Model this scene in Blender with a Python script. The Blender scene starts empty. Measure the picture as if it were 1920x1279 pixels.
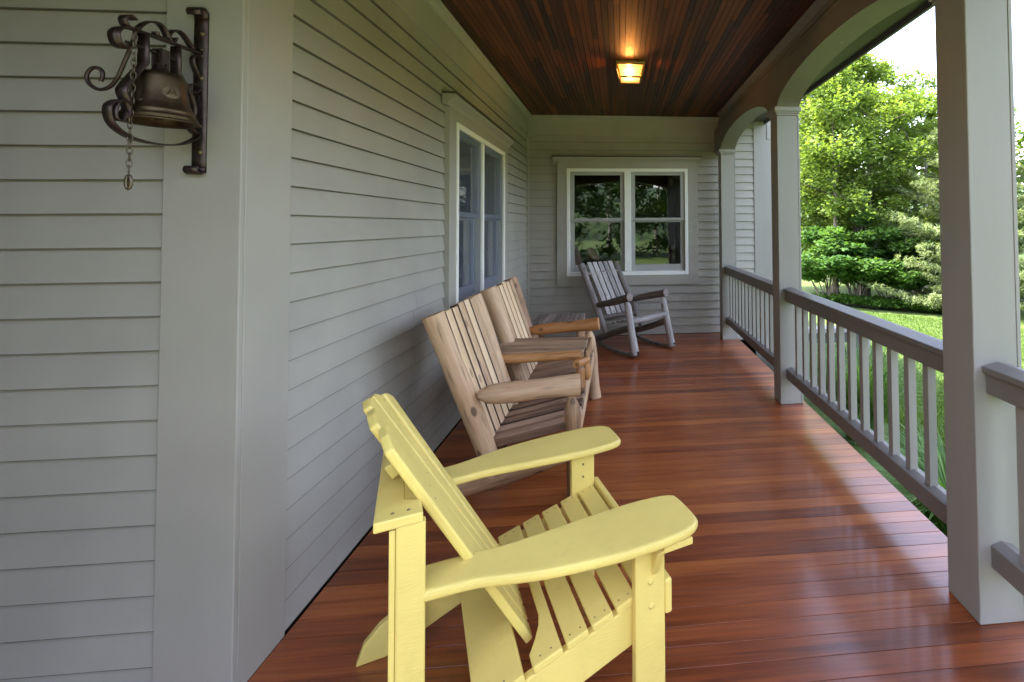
import bpy, math, random
import numpy as np
from mathutils import Vector, Matrix

random.seed(7)
rng = np.random.default_rng(11)
S = bpy.context.scene
COL = S.collection
R = math.radians

# ------------------------------------------------------------------ measures
XL, XC, CW = -1.195, 1.286, 0.172          # house wall, inner column face, column width
YF, YB = 1.64, 6.44                        # bell wall, end wall
COLY = [0.02, 1.67, 3.833, 6.04]          # column near faces
ZC = 2.905                                 # ceiling
YP = -0.84                                 # outer face line of the front porch beam

# ------------------------------------------------------------------ materials
def new_mat(name):
    m = bpy.data.materials.new(name); m.use_nodes = True
    nt = m.node_tree
    return m, nt, nt.nodes, nt.links, nt.nodes['Principled BSDF']

def node(nt, t, **kw):
    n = nt.nodes.new(t)
    for k, v in kw.items():
        if k in n.inputs and not hasattr(n, k): n.inputs[k].default_value = v
        else: setattr(n, k, v)
    return n

def ramp(nt, stops):
    n = nt.nodes.new('ShaderNodeValToRGB')
    e = n.color_ramp.elements
    e[0].position, e[0].color = stops[0][0], (*stops[0][1], 1)
    e[1].position, e[1].color = stops[-1][0], (*stops[-1][1], 1)
    for p, c in stops[1:-1]:
        x = e.new(p); x.color = (*c, 1)
    return n

def paint(name, col, var=0.07, rough=0.5, scale=(3, 3, 3), brush=(60, 60, 4), bump=0.15, spec=0.4, wear=0.0, wearcol=(0.1, 0.08, 0.05)):
    m, nt, N, L, P = new_mat(name)
    tc = N.new('ShaderNodeTexCoord')
    mp = N.new('ShaderNodeMapping'); mp.inputs['Scale'].default_value = scale
    L.new(tc.outputs['Object'], mp.inputs['Vector'])
    nz = N.new('ShaderNodeTexNoise'); nz.inputs['Scale'].default_value = 1.0; nz.inputs['Detail'].default_value = 6
    L.new(mp.outputs[0], nz.inputs['Vector'])
    c0 = tuple(c*(1-var) for c in col); c1 = tuple(min(1, c*(1+var)) for c in col)
    rp = ramp(nt, [(0.3, c0), (0.7, c1)])
    L.new(nz.outputs['Fac'], rp.inputs[0])
    colout = rp.outputs[0]
    if wear:
        for sc_, lo, hi, amt in ((38, 0.70, 0.76, 1.0), (7, 0.58, 0.80, 0.35)):
            nw = N.new('ShaderNodeTexNoise'); nw.inputs['Scale'].default_value = sc_; nw.inputs['Detail'].default_value = 5; nw.inputs['Roughness'].default_value = 0.7
            L.new(tc.outputs['Object'], nw.inputs['Vector'])
            wr = ramp(nt, [(lo, (0, 0, 0)), (hi, (wear*amt,)*3)]); L.new(nw.outputs['Fac'], wr.inputs[0])
            mx = N.new('ShaderNodeMixRGB'); mx.inputs[2].default_value = (*wearcol, 1)
            L.new(wr.outputs[0], mx.inputs[0]); L.new(colout, mx.inputs[1]); colout = mx.outputs[0]
    L.new(colout, P.inputs['Base Color'])
    mp2 = N.new('ShaderNodeMapping'); mp2.inputs['Scale'].default_value = brush
    L.new(tc.outputs['Object'], mp2.inputs['Vector'])
    nb = N.new('ShaderNodeTexNoise'); nb.inputs['Scale'].default_value = 3.0; nb.inputs['Detail'].default_value = 3
    L.new(mp2.outputs[0], nb.inputs['Vector'])
    bp = N.new('ShaderNodeBump'); bp.inputs['Strength'].default_value = bump; bp.inputs['Distance'].default_value = 0.002
    L.new(nb.outputs['Fac'], bp.inputs['Height']); L.new(bp.outputs[0], P.inputs['Normal'])
    P.inputs['Roughness'].default_value = rough
    P.inputs['Specular IOR Level'].default_value = spec
    return m

def wood(name, dark, mid, light, rough=0.6, grain=(3, 60, 60), rndamt=0.6, coat=0.0, coat_rough=0.1,
         bump=0.3, knots=0.0, knotcol=(0.09, 0.04, 0.015), rough_var=0.0, spec=0.5, patch=0.35, crack=0.0):
    """grain runs along the first axis of the 'gr' attribute; 'rnd' is one value per board"""
    m, nt, N, L, P = new_mat(name)
    at = N.new('ShaderNodeAttribute'); at.attribute_name = 'gr'
    ar = N.new('ShaderNodeAttribute'); ar.attribute_name = 'rnd'
    mp = N.new('ShaderNodeMapping'); mp.inputs['Scale'].default_value = grain
    L.new(at.outputs['Vector'], mp.inputs['Vector'])
    n1 = N.new('ShaderNodeTexNoise'); n1.inputs['Scale'].default_value = 1; n1.inputs['Detail'].default_value = 6
    n1.inputs['Roughness'].default_value = 0.65; n1.inputs['Distortion'].default_value = 0.4
    L.new(mp.outputs[0], n1.inputs['Vector'])
    mp2 = N.new('ShaderNodeMapping'); mp2.inputs['Scale'].default_value = (grain[0]*0.5, grain[1]*0.12, grain[2]*0.12)
    L.new(at.outputs['Vector'], mp2.inputs['Vector'])
    n2 = N.new('ShaderNodeTexNoise'); n2.inputs['Scale'].default_value = 1; n2.inputs['Detail'].default_value = 4
    L.new(mp2.outputs[0], n2.inputs['Vector'])
    # fac = grain*.45 + patches*patch + (rnd-.5)*rndamt
    a = N.new('ShaderNodeMath'); a.operation = 'MULTIPLY_ADD'; a.inputs[1].default_value = 0.9-patch
    L.new(n1.outputs['Fac'], a.inputs[0])
    b = N.new('ShaderNodeMath'); b.operation = 'MULTIPLY'; b.inputs[1].default_value = patch+0.1
    L.new(n2.outputs['Fac'], b.inputs[0]); L.new(b.outputs[0], a.inputs[2])
    c = N.new('ShaderNodeMath'); c.operation = 'SUBTRACT'; c.inputs[1].default_value = 0.5
    L.new(ar.outputs['Fac'], c.inputs[0])
    d = N.new('ShaderNodeMath'); d.operation = 'MULTIPLY_ADD'; d.inputs[1].default_value = rndamt
    L.new(c.outputs[0], d.inputs[0]); L.new(a.outputs[0], d.inputs[2])
    rp = ramp(nt, [(0.25, dark), (0.5, mid), (0.78, light)])
    L.new(d.outputs[0], rp.inputs[0])
    colout = rp.outputs[0]
    if knots:
        mk = N.new('ShaderNodeMapping'); mk.inputs['Scale'].default_value = (5, 9, 9)
        L.new(at.outputs['Vector'], mk.inputs['Vector'])
        v = N.new('ShaderNodeTexVoronoi'); v.inputs['Scale'].default_value = 1; v.inputs['Randomness'].default_value = 1
        L.new(mk.outputs[0], v.inputs['Vector'])
        kr = ramp(nt, [(0.10, (knots,)*3), (0.16, (0, 0, 0))])
        L.new(v.outputs['Distance'], kr.inputs[0])
        mx = N.new('ShaderNodeMixRGB'); mx.inputs[2].default_value = (*knotcol, 1)
        L.new(kr.outputs[0], mx.inputs[0]); L.new(colout, mx.inputs[1]); colout = mx.outputs[0]
    if crack:
        mc = N.new('ShaderNodeMapping'); mc.inputs['Scale'].default_value = (grain[0]*0.8, grain[1]*0.9, grain[2]*0.9)
        L.new(at.outputs['Vector'], mc.inputs['Vector'])
        nc = N.new('ShaderNodeTexNoise'); nc.inputs['Scale'].default_value = 1.3; nc.inputs['Detail'].default_value = 2
        L.new(mc.outputs[0], nc.inputs['Vector'])
        cr = ramp(nt, [(0.60, (0, 0, 0)), (0.70, (crack,)*3)])
        L.new(nc.outputs['Fac'], cr.inputs[0])
        mx = N.new('ShaderNodeMixRGB'); mx.inputs[2].default_value = (*[x*0.45 for x in dark], 1)
        L.new(cr.outputs[0], mx.inputs[0]); L.new(colout, mx.inputs[1]); colout = mx.outputs[0]
    L.new(colout, P.inputs['Base Color'])
    bp = N.new('ShaderNodeBump'); bp.inputs['Strength'].default_value = bump; bp.inputs['Distance'].default_value = 0.004
    L.new(n1.outputs['Fac'], bp.inputs['Height']); L.new(bp.outputs[0], P.inputs['Normal'])
    P.inputs['Roughness'].default_value = rough
    if rough_var:
        mr = N.new('ShaderNodeMapRange'); mr.inputs['From Min'].default_value = 0.3; mr.inputs['From Max'].default_value = 0.7
        mr.inputs['To Min'].default_value = rough-rough_var; mr.inputs['To Max'].default_value = rough+rough_var
        L.new(n2.outputs['Fac'], mr.inputs['Value']); L.new(mr.outputs[0], P.inputs['Roughness'])
    P.inputs['Coat Weight'].default_value = coat; P.inputs['Coat Roughness'].default_value = coat_rough
    P.inputs['Specular IOR Level'].default_value = spec
    return m

def metal(name, col, rough=0.45, metallic=0.9, var=0.3, scale=40):
    m, nt, N, L, P = new_mat(name)
    tc = N.new('ShaderNodeTexCoord')
    nz = N.new('ShaderNodeTexNoise'); nz.inputs['Scale'].default_value = scale; nz.inputs['Detail'].default_value = 5
    L.new(tc.outputs['Object'], nz.inputs['Vector'])
    rp = ramp(nt, [(0.3, tuple(c*(1-var) for c in col)), (0.7, tuple(c*(1+var) for c in col))])
    L.new(nz.outputs['Fac'], rp.inputs[0]); L.new(rp.outputs[0], P.inputs['Base Color'])
    P.inputs['Metallic'].default_value = metallic; P.inputs['Roughness'].default_value = rough
    return m

def leafmat(name, dark, light, trans=0.45, hue=0.0):
    m, nt, N, L, P = new_mat(name)
    ar = N.new('ShaderNodeAttribute'); ar.attribute_name = 'rnd'
    rp = ramp(nt, [(0.0, dark), (1.0, light)])
    L.new(ar.outputs['Fac'], rp.inputs[0])
    L.new(rp.outputs[0], P.inputs['Base Color'])
    P.inputs['Roughness'].default_value = 0.55; P.inputs['Specular IOR Level'].default_value = 0.3
    tr = N.new('ShaderNodeBsdfTranslucent')
    mx = N.new('ShaderNodeMixRGB'); mx.blend_type = 'MULTIPLY'; mx.inputs[0].default_value = 1
    mx.inputs[2].default_value = (1.5, 1.5, 0.6, 1)
    L.new(rp.outputs[0], mx.inputs[1]); L.new(mx.outputs[0], tr.inputs['Color'])
    ms = N.new('ShaderNodeMixShader'); ms.inputs[0].default_value = trans
    L.new(P.outputs[0], ms.inputs[1]); L.new(tr.outputs[0], ms.inputs[2])
    L.new(ms.outputs[0], N['Material Output'].inputs['Surface'])
    return m

def meshmat(name, col, cover):
    m, nt, N, L, P = new_mat(name)
    P.inputs['Base Color'].default_value = (*col, 1); P.inputs['Roughness'].default_value = 0.6
    t = N.new('ShaderNodeBsdfTransparent'); ms = N.new('ShaderNodeMixShader'); ms.inputs[0].default_value = cover
    L.new(t.outputs[0], ms.inputs[1]); L.new(P.outputs[0], ms.inputs[2]); L.new(ms.outputs[0], N['Material Output'].inputs['Surface'])
    return m

def glassmat(name, tint=(0.75, 0.8, 0.8), ior=1.6, frost=0.0, screen=0.0, screencol=(0.05, 0.06, 0.075)):
    m, nt, N, L, P = new_mat(name)
    N.remove(P)
    fr = N.new('ShaderNodeFresnel'); fr.inputs['IOR'].default_value = ior
    tc = N.new('ShaderNodeTexCoord')
    nz = N.new('ShaderNodeTexNoise'); nz.inputs['Scale'].default_value = 2.2; nz.inputs['Detail'].default_value = 1
    L.new(tc.outputs['Object'], nz.inputs['Vector'])
    bp = N.new('ShaderNodeBump'); bp.inputs['Strength'].default_value = 0.025; bp.inputs['Distance'].default_value = 0.05
    L.new(nz.outputs['Fac'], bp.inputs['Height'])
    t = N.new('ShaderNodeBsdfTransparent'); t.inputs[0].default_value = (*tint, 1)
    g = N.new('ShaderNodeBsdfGlossy'); g.inputs['Roughness'].default_value = 0.01
    L.new(bp.outputs[0], g.inputs['Normal'])
    ms = N.new('ShaderNodeMixShader')
    L.new(fr.outputs[0], ms.inputs[0]); L.new(t.outputs[0], ms.inputs[1]); L.new(g.outputs[0], ms.inputs[2])
    out = ms.outputs[0]
    if frost:
        d = N.new('ShaderNodeBsdfTranslucent'); d.inputs[0].default_value = (0.95, 0.80, 0.55, 1)
        m2 = N.new('ShaderNodeMixShader'); m2.inputs[0].default_value = frost
        L.new(out, m2.inputs[1]); L.new(d.outputs[0], m2.inputs[2]); out = m2.outputs[0]
    if screen:
        d = N.new('ShaderNodeBsdfDiffuse'); d.inputs[0].default_value = (*screencol, 1)
        m2 = N.new('ShaderNodeMixShader'); m2.inputs[0].default_value = screen
        L.new(out, m2.inputs[1]); L.new(d.outputs[0], m2.inputs[2]); out = m2.outputs[0]
    L.new(out, N['Material Output'].inputs['Surface'])
    return m

TAUPE = (0.325, 0.302, 0.250)
M = {}
M['siding'] = paint('siding paint', TAUPE, var=0.07, wear=0.22, wearcol=(0.14, 0.13, 0.11), rough=0.55, brush=(6, 6, 60), bump=0.12)
M['trim'] = paint('trim paint', TAUPE, var=0.05, wear=0.2, wearcol=(0.14, 0.13, 0.11), rough=0.5, brush=(70, 70, 3), bump=0.12)
M['lapshade'] = paint('painted lap shade', (0.125, 0.115, 0.095), var=0.2, rough=0.8)
M['trim_h'] = paint('rail paint', (0.165, 0.150, 0.130), wear=0.4, wearcol=(0.12, 0.11, 0.09), var=0.10, rough=0.42, brush=(60, 5, 60), bump=0.25)
M['beam'] = paint('beam paint', (0.165, 0.148, 0.122), var=0.05, rough=0.5, brush=(60, 6, 60), bump=0.12)
M['column'] = paint('column paint', (0.270, 0.252, 0.216), wear=0.35, wearcol=(0.15, 0.14, 0.11), var=0.06, rough=0.5, scale=(6, 6, 1), brush=(70, 70, 3), bump=0.12)
M['white'] = paint('white window paint', (0.78, 0.77, 0.70), var=0.03, rough=0.4)
M['sash'] = paint('sash paint', (0.33, 0.33, 0.30), var=0.04, rough=0.45)
M['sashblue'] = paint('slate blue sash paint', (0.42, 0.46, 0.52), var=0.05, rough=0.45)
M['darkcap'] = paint('dark drip cap', (0.045, 0.035, 0.025), var=0.2, rough=0.5)
M['yellow'] = paint('yellow paint', (0.72, 0.560, 0.150), wear=0.7, wearcol=(0.30, 0.20, 0.05), var=0.07, rough=0.42, scale=(5, 5, 5), brush=(9, 70, 70), bump=0.45)
M['floor'] = wood('varnished fir floor', (0.080, 0.0170, 0.0050), (0.255, 0.060, 0.0125), (0.50, 0.155, 0.032), rough=0.42, grain=(2.2, 55, 55),
                  rndamt=0.22, coat=0.5, coat_rough=0.17, bump=0.12, rough_var=0.08, patch=0.4)
M['ceiling'] = wood('stained beadboard ceiling', (0.018, 0.0044, 0.0014), (0.066, 0.0160, 0.0040), (0.165, 0.044, 0.0095), rough=0.55, grain=(1.6, 60, 60),
                    rndamt=0.48, coat=0.0, coat_rough=0.25, bump=0.15, patch=0.4)
M['log'] = wood('peeled log wood', (0.13, 0.062, 0.028), (0.42, 0.245, 0.120), (0.64, 0.44, 0.26), rough=0.6, grain=(4, 45, 45),
                rndamt=0.35, bump=0.35, knots=0.85, patch=0.45, crack=0.5)
M['slat'] = wood('pale pine slat wood', (0.30, 0.16, 0.08), (0.64, 0.44, 0.24), (0.80, 0.61, 0.38), rough=0.6, grain=(4, 50, 50),
                 rndamt=0.25, bump=0.3, knots=0.5, patch=0.4)
M['seatwood'] = wood('weathered pine seat wood', (0.13, 0.075, 0.045), (0.33, 0.21, 0.13), (0.48, 0.33, 0.22), rough=0.6, grain=(4, 50, 50),
                     rndamt=0.4, bump=0.35, knots=0.5, patch=0.45, crack=0.7)
M['tablewood'] = wood('sun dried table wood', (0.17, 0.095, 0.05), (0.42, 0.27, 0.15), (0.58, 0.41, 0.26), rough=0.6, grain=(4, 50, 50), rndamt=0.35, bump=0.35, knots=0.5, patch=0.4, crack=0.6)
M['orange'] = wood('honey coloured log wood', (0.22, 0.085, 0.025), (0.44, 0.20, 0.065), (0.55, 0.31, 0.13), rough=0.45, grain=(4, 45, 45),
                   rndamt=0.25, bump=0.2, knots=0.8, patch=0.4, crack=0.5)
M['grey'] = wood('silvered log wood', (0.13, 0.11, 0.095), (0.33, 0.30, 0.27), (0.50, 0.475, 0.44), rough=0.7, grain=(4, 60, 60),
                 rndamt=0.3, bump=0.5, knots=0.6, patch=0.35, crack=0.6)
M['greydark'] = wood('dark weathered log wood', (0.06, 0.045, 0.035), (0.17, 0.135, 0.105), (0.29, 0.24, 0.20), rough=0.7, grain=(4, 60, 60),
                     rndamt=0.3, bump=0.5, knots=0.4, patch=0.4, crack=0.6)
M['iron'] = metal('dark bronze iron', (0.060, 0.040, 0.034), rough=0.42, metallic=0.75)
M['bell'] = metal('aged bronze bell', (0.085, 0.058, 0.032), rough=0.42, metallic=0.9, var=0.35, scale=25)
M['chain'] = metal('dull brass chain', (0.13, 0.105, 0.07), rough=0.45)
M['badge'] = metal('pale bronze badge', (0.13, 0.095, 0.055), rough=0.5, scale=90)
M['brass'] = metal('brass', (0.42, 0.26, 0.08), rough=0.35)
M['screw'] = metal('screw steel', (0.22, 0.17, 0.07), rough=0.6, metallic=0.3)
M['glass'] = glassmat('window glass', tint=(0.7, 0.75, 0.75), ior=1.75)
M['screen'] = meshmat('insect screen mesh', (0.060, 0.072, 0.098), 0.30)
M['lampglass'] = glassmat('lamp glass', tint=(0.95, 0.85, 0.65), ior=1.4, frost=0.22)
M['room'] = paint('room plaster', (0.28, 0.27, 0.25), var=0.05, rough=0.8)
M['roomfloor'] = paint('room carpet', (0.08, 0.06, 0.045), var=0.1, rough=0.9)
M['curtain'] = paint('curtain cloth', (0.30, 0.33, 0.37), var=0.1, rough=0.9)
M['roof'] = paint('roof shingles', (0.08, 0.075, 0.07), var=0.2, rough=0.9, scale=(4, 4, 4))
M['maple'] = leafmat('maple leaves', (0.070, 0.130, 0.022), (0.215, 0.290, 0.080), trans=0.5)
M['shrub'] = leafmat('understory leaves', (0.028, 0.085, 0.018), (0.100, 0.190, 0.045), trans=0.4)
M['fern'] = leafmat('fern leaves', (0.030, 0.090, 0.010), (0.090, 0.180, 0.022), trans=0.4)
M['pine'] = leafmat('pine needles', (0.090, 0.140, 0.055), (0.240, 0.290, 0.130), trans=0.35)
M['woods'] = leafmat('far woodland leaves', (0.028, 0.065, 0.010), (0.090, 0.150, 0.022), trans=0.4)
M['blade'] = leafmat('grass blades', (0.040, 0.095, 0.014), (0.110, 0.170, 0.030), trans=0.4)
M['reed'] = leafmat('ornamental grass blades', (0.060, 0.150, 0.030), (0.190, 0.310, 0.085), trans=0.4)
M['bark'] = wood('tree bark', (0.045, 0.036, 0.026), (0.13, 0.11, 0.085), (0.25, 0.22, 0.175), rough=0.9, grain=(2, 14, 14), rndamt=0.2, bump=1.0, patch=0.3)
M['palebark'] = wood('pale birch bark', (0.16, 0.13, 0.10), (0.38, 0.34, 0.28), (0.55, 0.52, 0.46), rough=0.9, grain=(5, 8, 8), rndamt=0.2, bump=0.6, patch=0.4)
M['darkwood'] = paint('dark stained wood', (0.085, 0.08, 0.08), var=0.15, rough=0.6)
M['palewood'] = paint('pale weathered rail wood', (0.34, 0.325, 0.31), var=0.1, rough=0.6)

m, nt, N, L, P = new_mat('bulb glow')
P.inputs['Base Color'].default_value = (1, .8, .5, 1)
P.inputs['Emission Color'].default_value = (1.0, 0.62, 0.24, 1); P.inputs['Emission Strength'].default_value = 9.0
M['bulb'] = m

m, nt, N, L, P = new_mat('lawn')
tc = N.new('ShaderNodeTexCoord')
n1 = N.new('ShaderNodeTexNoise'); n1.inputs['Scale'].default_value = 0.9; n1.inputs['Detail'].default_value = 8
n2 = N.new('ShaderNodeTexNoise'); n2.inputs['Scale'].default_value = 45; n2.inputs['Detail'].default_value = 4
L.new(tc.outputs['Object'], n1.inputs['Vector']); L.new(tc.outputs['Object'], n2.inputs['Vector'])
mm = N.new('ShaderNodeMath'); mm.operation = 'MULTIPLY_ADD'; mm.inputs[1].default_value = 0.5
L.new(n1.outputs['Fac'], mm.inputs[0])
m3 = N.new('ShaderNodeMath'); m3.operation = 'MULTIPLY'; m3.inputs[1].default_value = 0.5
L.new(n2.outputs['Fac'], m3.inputs[0]); L.new(m3.outputs[0], mm.inputs[2])
rp = ramp(nt, [(0.3, (0.045, 0.085, 0.012)), (0.55, (0.085, 0.140, 0.020)), (0.75, (0.140, 0.185, 0.035))])
L.new(mm.outputs[0], rp.inputs[0]); L.new(rp.outputs[0], P.inputs['Base Color'])
bp = N.new('ShaderNodeBump'); bp.inputs['Strength'].default_value = 0.8; bp.inputs['Distance'].default_value = 0.03
L.new(n2.outputs['Fac'], bp.inputs['Height']); L.new(bp.outputs[0], P.inputs['Normal'])
P.inputs['Roughness'].default_value = 0.9
M['lawn'] = m

# ------------------------------------------------------------------ mesh building
def rot_to(d):
    """frame whose x axis is d"""
    d = Vector(d).normalized()
    u = Vector((0, 0, 1)) if abs(d.z) < 0.95 else Vector((0, 1, 0))
    s = u.cross(d).normalized(); t = d.cross(s).normalized()
    return d, s, t

class MB:
    def __init__(s):
        s.v = []; s.f = []; s.gr = []; s.rn = []; s.sm = []
    def add(s, verts, faces, gr=None, rnd=None, smooth=False):
        o = len(s.v); r = random.random() if rnd is None else rnd
        off = Vector((random.random()*40, random.random()*40, random.random()*40))
        gr = gr or verts
        s.v += [tuple(v) for v in verts]
        s.gr += [tuple(Vector(g)+off) for g in gr]
        for f in faces:
            s.f.append([i+o for i in f]); s.rn.append(r); s.sm.append(smooth)
    def box(s, lo, hi, axis=0, rnd=None):
        c = [Vector((x, y, z)) for x in (lo[0], hi[0]) for y in (lo[1], hi[1]) for z in (lo[2], hi[2])]
        fs = [(0, 1, 3, 2), (4, 6, 7, 5), (0, 4, 5, 1), (2, 3, 7, 6), (0, 2, 6, 4), (1, 5, 7, 3)]
        g = [Vector((v[axis], v[(axis+1) % 3], v[(axis+2) % 3])) for v in c]
        s.add(c, fs, g, rnd); return s
    def obox(s, a, b, w, t, up=(0, 0, 1), rnd=None):
        """bar from a to b: width w along side, thickness t along up-ish"""
        a, b = Vector(a), Vector(b); d = (b-a); Lg = d.length; d.normalize()
        u = Vector(up); u = (u-d*u.dot(d)).normalized(); sd = d.cross(u)
        c, g = [], []
        for k in (0, 1):
            for y in (-1, 1):
                for z in (-1, 1):
                    c.append((a if k == 0 else b)+sd*(y*w/2)+u*(z*t/2)); g.append(Vector((k*Lg, y*w/2, z*t/2)))
        s.add(c, [(0, 1, 3, 2), (4, 6, 7, 5), (0, 4, 5, 1), (2, 3, 7, 6), (0, 2, 6, 4), (1, 5, 7, 3)], g, rnd); return s
    def prism(s, poly, fn, h0, h1, rnd=None, axis=0, gfn=None):
        """poly in 2-D, fn(u, v, h) -> point"""
        n = len(poly)
        vs = [Vector(fn(u, v, h0)) for u, v in poly]+[Vector(fn(u, v, h1)) for u, v in poly]
        g = [Vector((u, v, h0)) for u, v in poly]+[Vector((u, v, h1)) for u, v in poly]
        if axis == 1: g = [Vector((q.y, q.x, q.z)) for q in g]
        fs = [tuple(range(n-1, -1, -1)), tuple(range(n, 2*n))]
        fs += [(i, (i+1) % n, n+(i+1) % n, n+i) for i in range(n)]
        s.add(vs, fs, g, rnd); return s
    def tube(s, pts, rad, seg=10, cap=True, wob=0.0, rnd=None, squash=1.0, closed=False, smooth=True):
        pts = [Vector(p) for p in pts]; n = len(pts)
        if not hasattr(rad, '__len__'): rad = [rad]*n
        vs, g, fs = [], [], []
        Ld = 0; pt = None
        for i, p in enumerate(pts):
            if closed: d = pts[(i+1) % n]-pts[i-1]
            else: d = pts[min(i+1, n-1)]-pts[max(i-1, 0)]
            d.normalize()
            if pt is None:
                _, a, b = rot_to(d)
            else:
                a = (pt-d*pt.dot(d)).normalized(); b = d.cross(a)
            pt = a
            if i: Ld += (p-pts[i-1]).length
            for k in range(seg):
                t = 2*math.pi*k/seg
                r = rad[i]*(1+wob*(random.random()-.5))
                q = a*(math.cos(t)*r)+b*(math.sin(t)*r*squash)
                vs.append(p+q); g.append(Vector((Ld, math.cos(t)*rad[i], math.sin(t)*rad[i])))
        m = n if closed else n-1
        for i in range(m):
            for k in range(seg):
                fs.append((i*seg+k, i*seg+(k+1) % seg, ((i+1) % n)*seg+(k+1) % seg, ((i+1) % n)*seg+k))
        s.add(vs, fs, g, rnd, smooth)
        if cap and not closed:
            for i, p in ((0, pts[0]), (n-1, pts[-1])):
                ring = vs[i*seg:(i+1)*seg]
                idx = list(range(seg)); idx = idx[::-1] if i == 0 else idx
                s.add(ring, [tuple(idx)], [Vector((0.3*random.random(), (q-p).x, (q-p).z)) for q in ring], 0.85 if rnd is None else rnd)
        return s
    def log(s, a, b, r0, r1=None, n=9, seg=14, taper0=0, taper1=0, bend=0.006, rnd=None, cut1=None):
        """a slightly irregular peeled log"""
        a, b = Vector(a), Vector(b); r1 = r0 if r1 is None else r1
        d, sd, u = rot_to(b-a); ph = random.random()*6
        pts, rad = [], []
        for i in range(n):
            t = i/(n-1)
            pts.append(a+(b-a)*t+sd*math.sin(t*3+ph)*bend+u*math.cos(t*4+ph)*bend)
            rr = r0+(r1-r0)*t
            rr *= 1+0.045*math.sin(t*9+ph*2)+0.02*(random.random()-.5)
            if taper0 and t < taper0: rr *= 0.45+0.55*math.sqrt(max(0, 1-(1-t/taper0)**2))
            if taper1 and t > 1-taper1: rr *= 0.45+0.55*math.sqrt(max(0, 1-(1-(1-t)/taper1)**2))
            rad.append(rr)
        return s.tube(pts, rad, seg, True, 0.03, rnd)
    def lathe(s, prof, c, seg=40, axis='z', rnd=0.5):
        vs, fs = [], []
        for r, z in prof:
            for k in range(seg):
                t = 2*math.pi*k/seg
                vs.append(Vector((c[0]+r*math.cos(t), c[1]+r*math.sin(t), c[2]+z)))
        for i in range(len(prof)-1):
            for k in range(seg):
                fs.append((i*seg+k, i*seg+(k+1) % seg, (i+1)*seg+(k+1) % seg, (i+1)*seg+k))
        s.add(vs, fs, None, rnd, True); return s
    def strap(s, yz, X, w, t=0.004, rnd=0.5):
        """flat iron strap following a curve in the Y-Z plane, w wide along X"""
        pts = [Vector((X, y, z)) for y, z in yz]
        n = len(pts); vs, fs = [], []
        for i, p in enumerate(pts):
            d = (pts[min(i+1, n-1)]-pts[max(i-1, 0)]).normalized()
            nn = Vector((0, -d.z, d.y))
            for a, b in ((-1, -1), (1, -1), (1, 1), (-1, 1)):
                vs.append(p+Vector((a*w/2, 0, 0))+nn*(b*t/2))
        for i in range(n-1):
            for k in range(4):
                fs.append((i*4+k, i*4+(k+1) % 4, (i+1)*4+(k+1) % 4, (i+1)*4+k))
        fs += [(3, 2, 1, 0), tuple((n-1)*4+k for k in range(4))]
        s.add(vs, fs, None, rnd, True); return s
    def build(s, name, mat, parent=None, bevel=0.0, label=None, autosmooth=True, seg=2):
        P = parent.matrix_world_inv if False else None
        me = bpy.data.meshes.new(name)
        vs = s.v
        if parent is not None and parent.get('_world'):
            o = parent.location; vs = [(x-o.x, y-o.y, z-o.z) for x, y, z in s.v]
            # sub-parts: the chain of parents
            q = parent.parent
            while q is not None:
                vs = [(x-q.location.x, y-q.location.y, z-q.location.z) for x, y, z in vs]; q = q.parent
        me.from_pydata(vs, [], s.f)
        a = me.attributes.new('gr', 'FLOAT_VECTOR', 'POINT'); a.data.foreach_set('vector', [c for g in s.gr for c in g])
        b = me.attributes.new('rnd', 'FLOAT', 'FACE'); b.data.foreach_set('value', s.rn)
        me.polygons.foreach_set('use_smooth', s.sm)
        if mat: me.materials.append(mat if not isinstance(mat, str) else M[mat])
        me.update()
        ob = bpy.data.objects.new(name, me); COL.objects.link(ob)
        if parent is not None:
            ob.parent = parent
            if parent.get('_world'): ob['_world'] = 1
        if bevel:
            md = ob.modifiers.new('Bevel', 'BEVEL'); md.width = bevel; md.segments = seg; md.limit_method = 'ANGLE'; md.angle_limit = R(40)
            md.harden_normals = False
        if label: ob['label'] = label
        return ob

def thing(name, label, cat, loc=(0, 0, 0), rz=0.0, group=None, world=True):
    o = bpy.data.objects.new(name, None); COL.objects.link(o)
    o.location = loc; o.rotation_euler = (0, 0, rz)
    o.empty_display_size = 0.1
    o['label'] = label; o['category'] = cat
    if group: o['group'] = group
    if world: o['_world'] = 1
    return o

def tag(o, label, cat, group=None, kind=None):
    o['label'] = label; o['category'] = cat
    if group: o['group'] = group
    if kind: o['kind'] = kind
    return o

def struct(o): o['kind'] = 'structure'; return o

def smooth_curve(pts, n=6):
    """Catmull-Rom through the points"""
    pts = [np.array(p, float) for p in pts]; out = []
    P_ = [2*pts[0]-pts[1]]+pts+[2*pts[-1]-pts[-2]]
    for i in range(1, len(P_)-2):
        p0, p1, p2, p3 = P_[i-1:i+3]
        for k in range(n):
            t = k/n
            out.append(0.5*((2*p1)+(-p0+p2)*t+(2*p0-5*p1+4*p2-p3)*t*t+(-p0+3*p1-3*p2+p3)*t**3))
    out.append(pts[-1]); return [tuple(p) for p in out]

# ------------------------------------------------------------------ camera
cam_d = bpy.data.cameras.new('camera'); cam = bpy.data.objects.new('camera', cam_d); COL.objects.link(cam)
rt = Vector((0.995884, -0.090324, -0.007548)); up = Vector((0.004949, -0.028968, 0.999568)); fw = Vector((0.090504, 0.995491, 0.028401))
cam.matrix_world = Matrix(((rt.x, up.x, -fw.x, 0), (rt.y, up.y, -fw.y, 0), (rt.z, up.z, -fw.z, 1.45), (0, 0, 0, 1)))
cam_d.sensor_width = 36; cam_d.lens = 36*904.85/1920
cam_d.shift_x = (960-1244.39)/1920; cam_d.shift_y = (397.11-639.5)/1920
cam_d.clip_end = 400; cam_d.clip_start = 0.05
S.camera = cam

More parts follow.
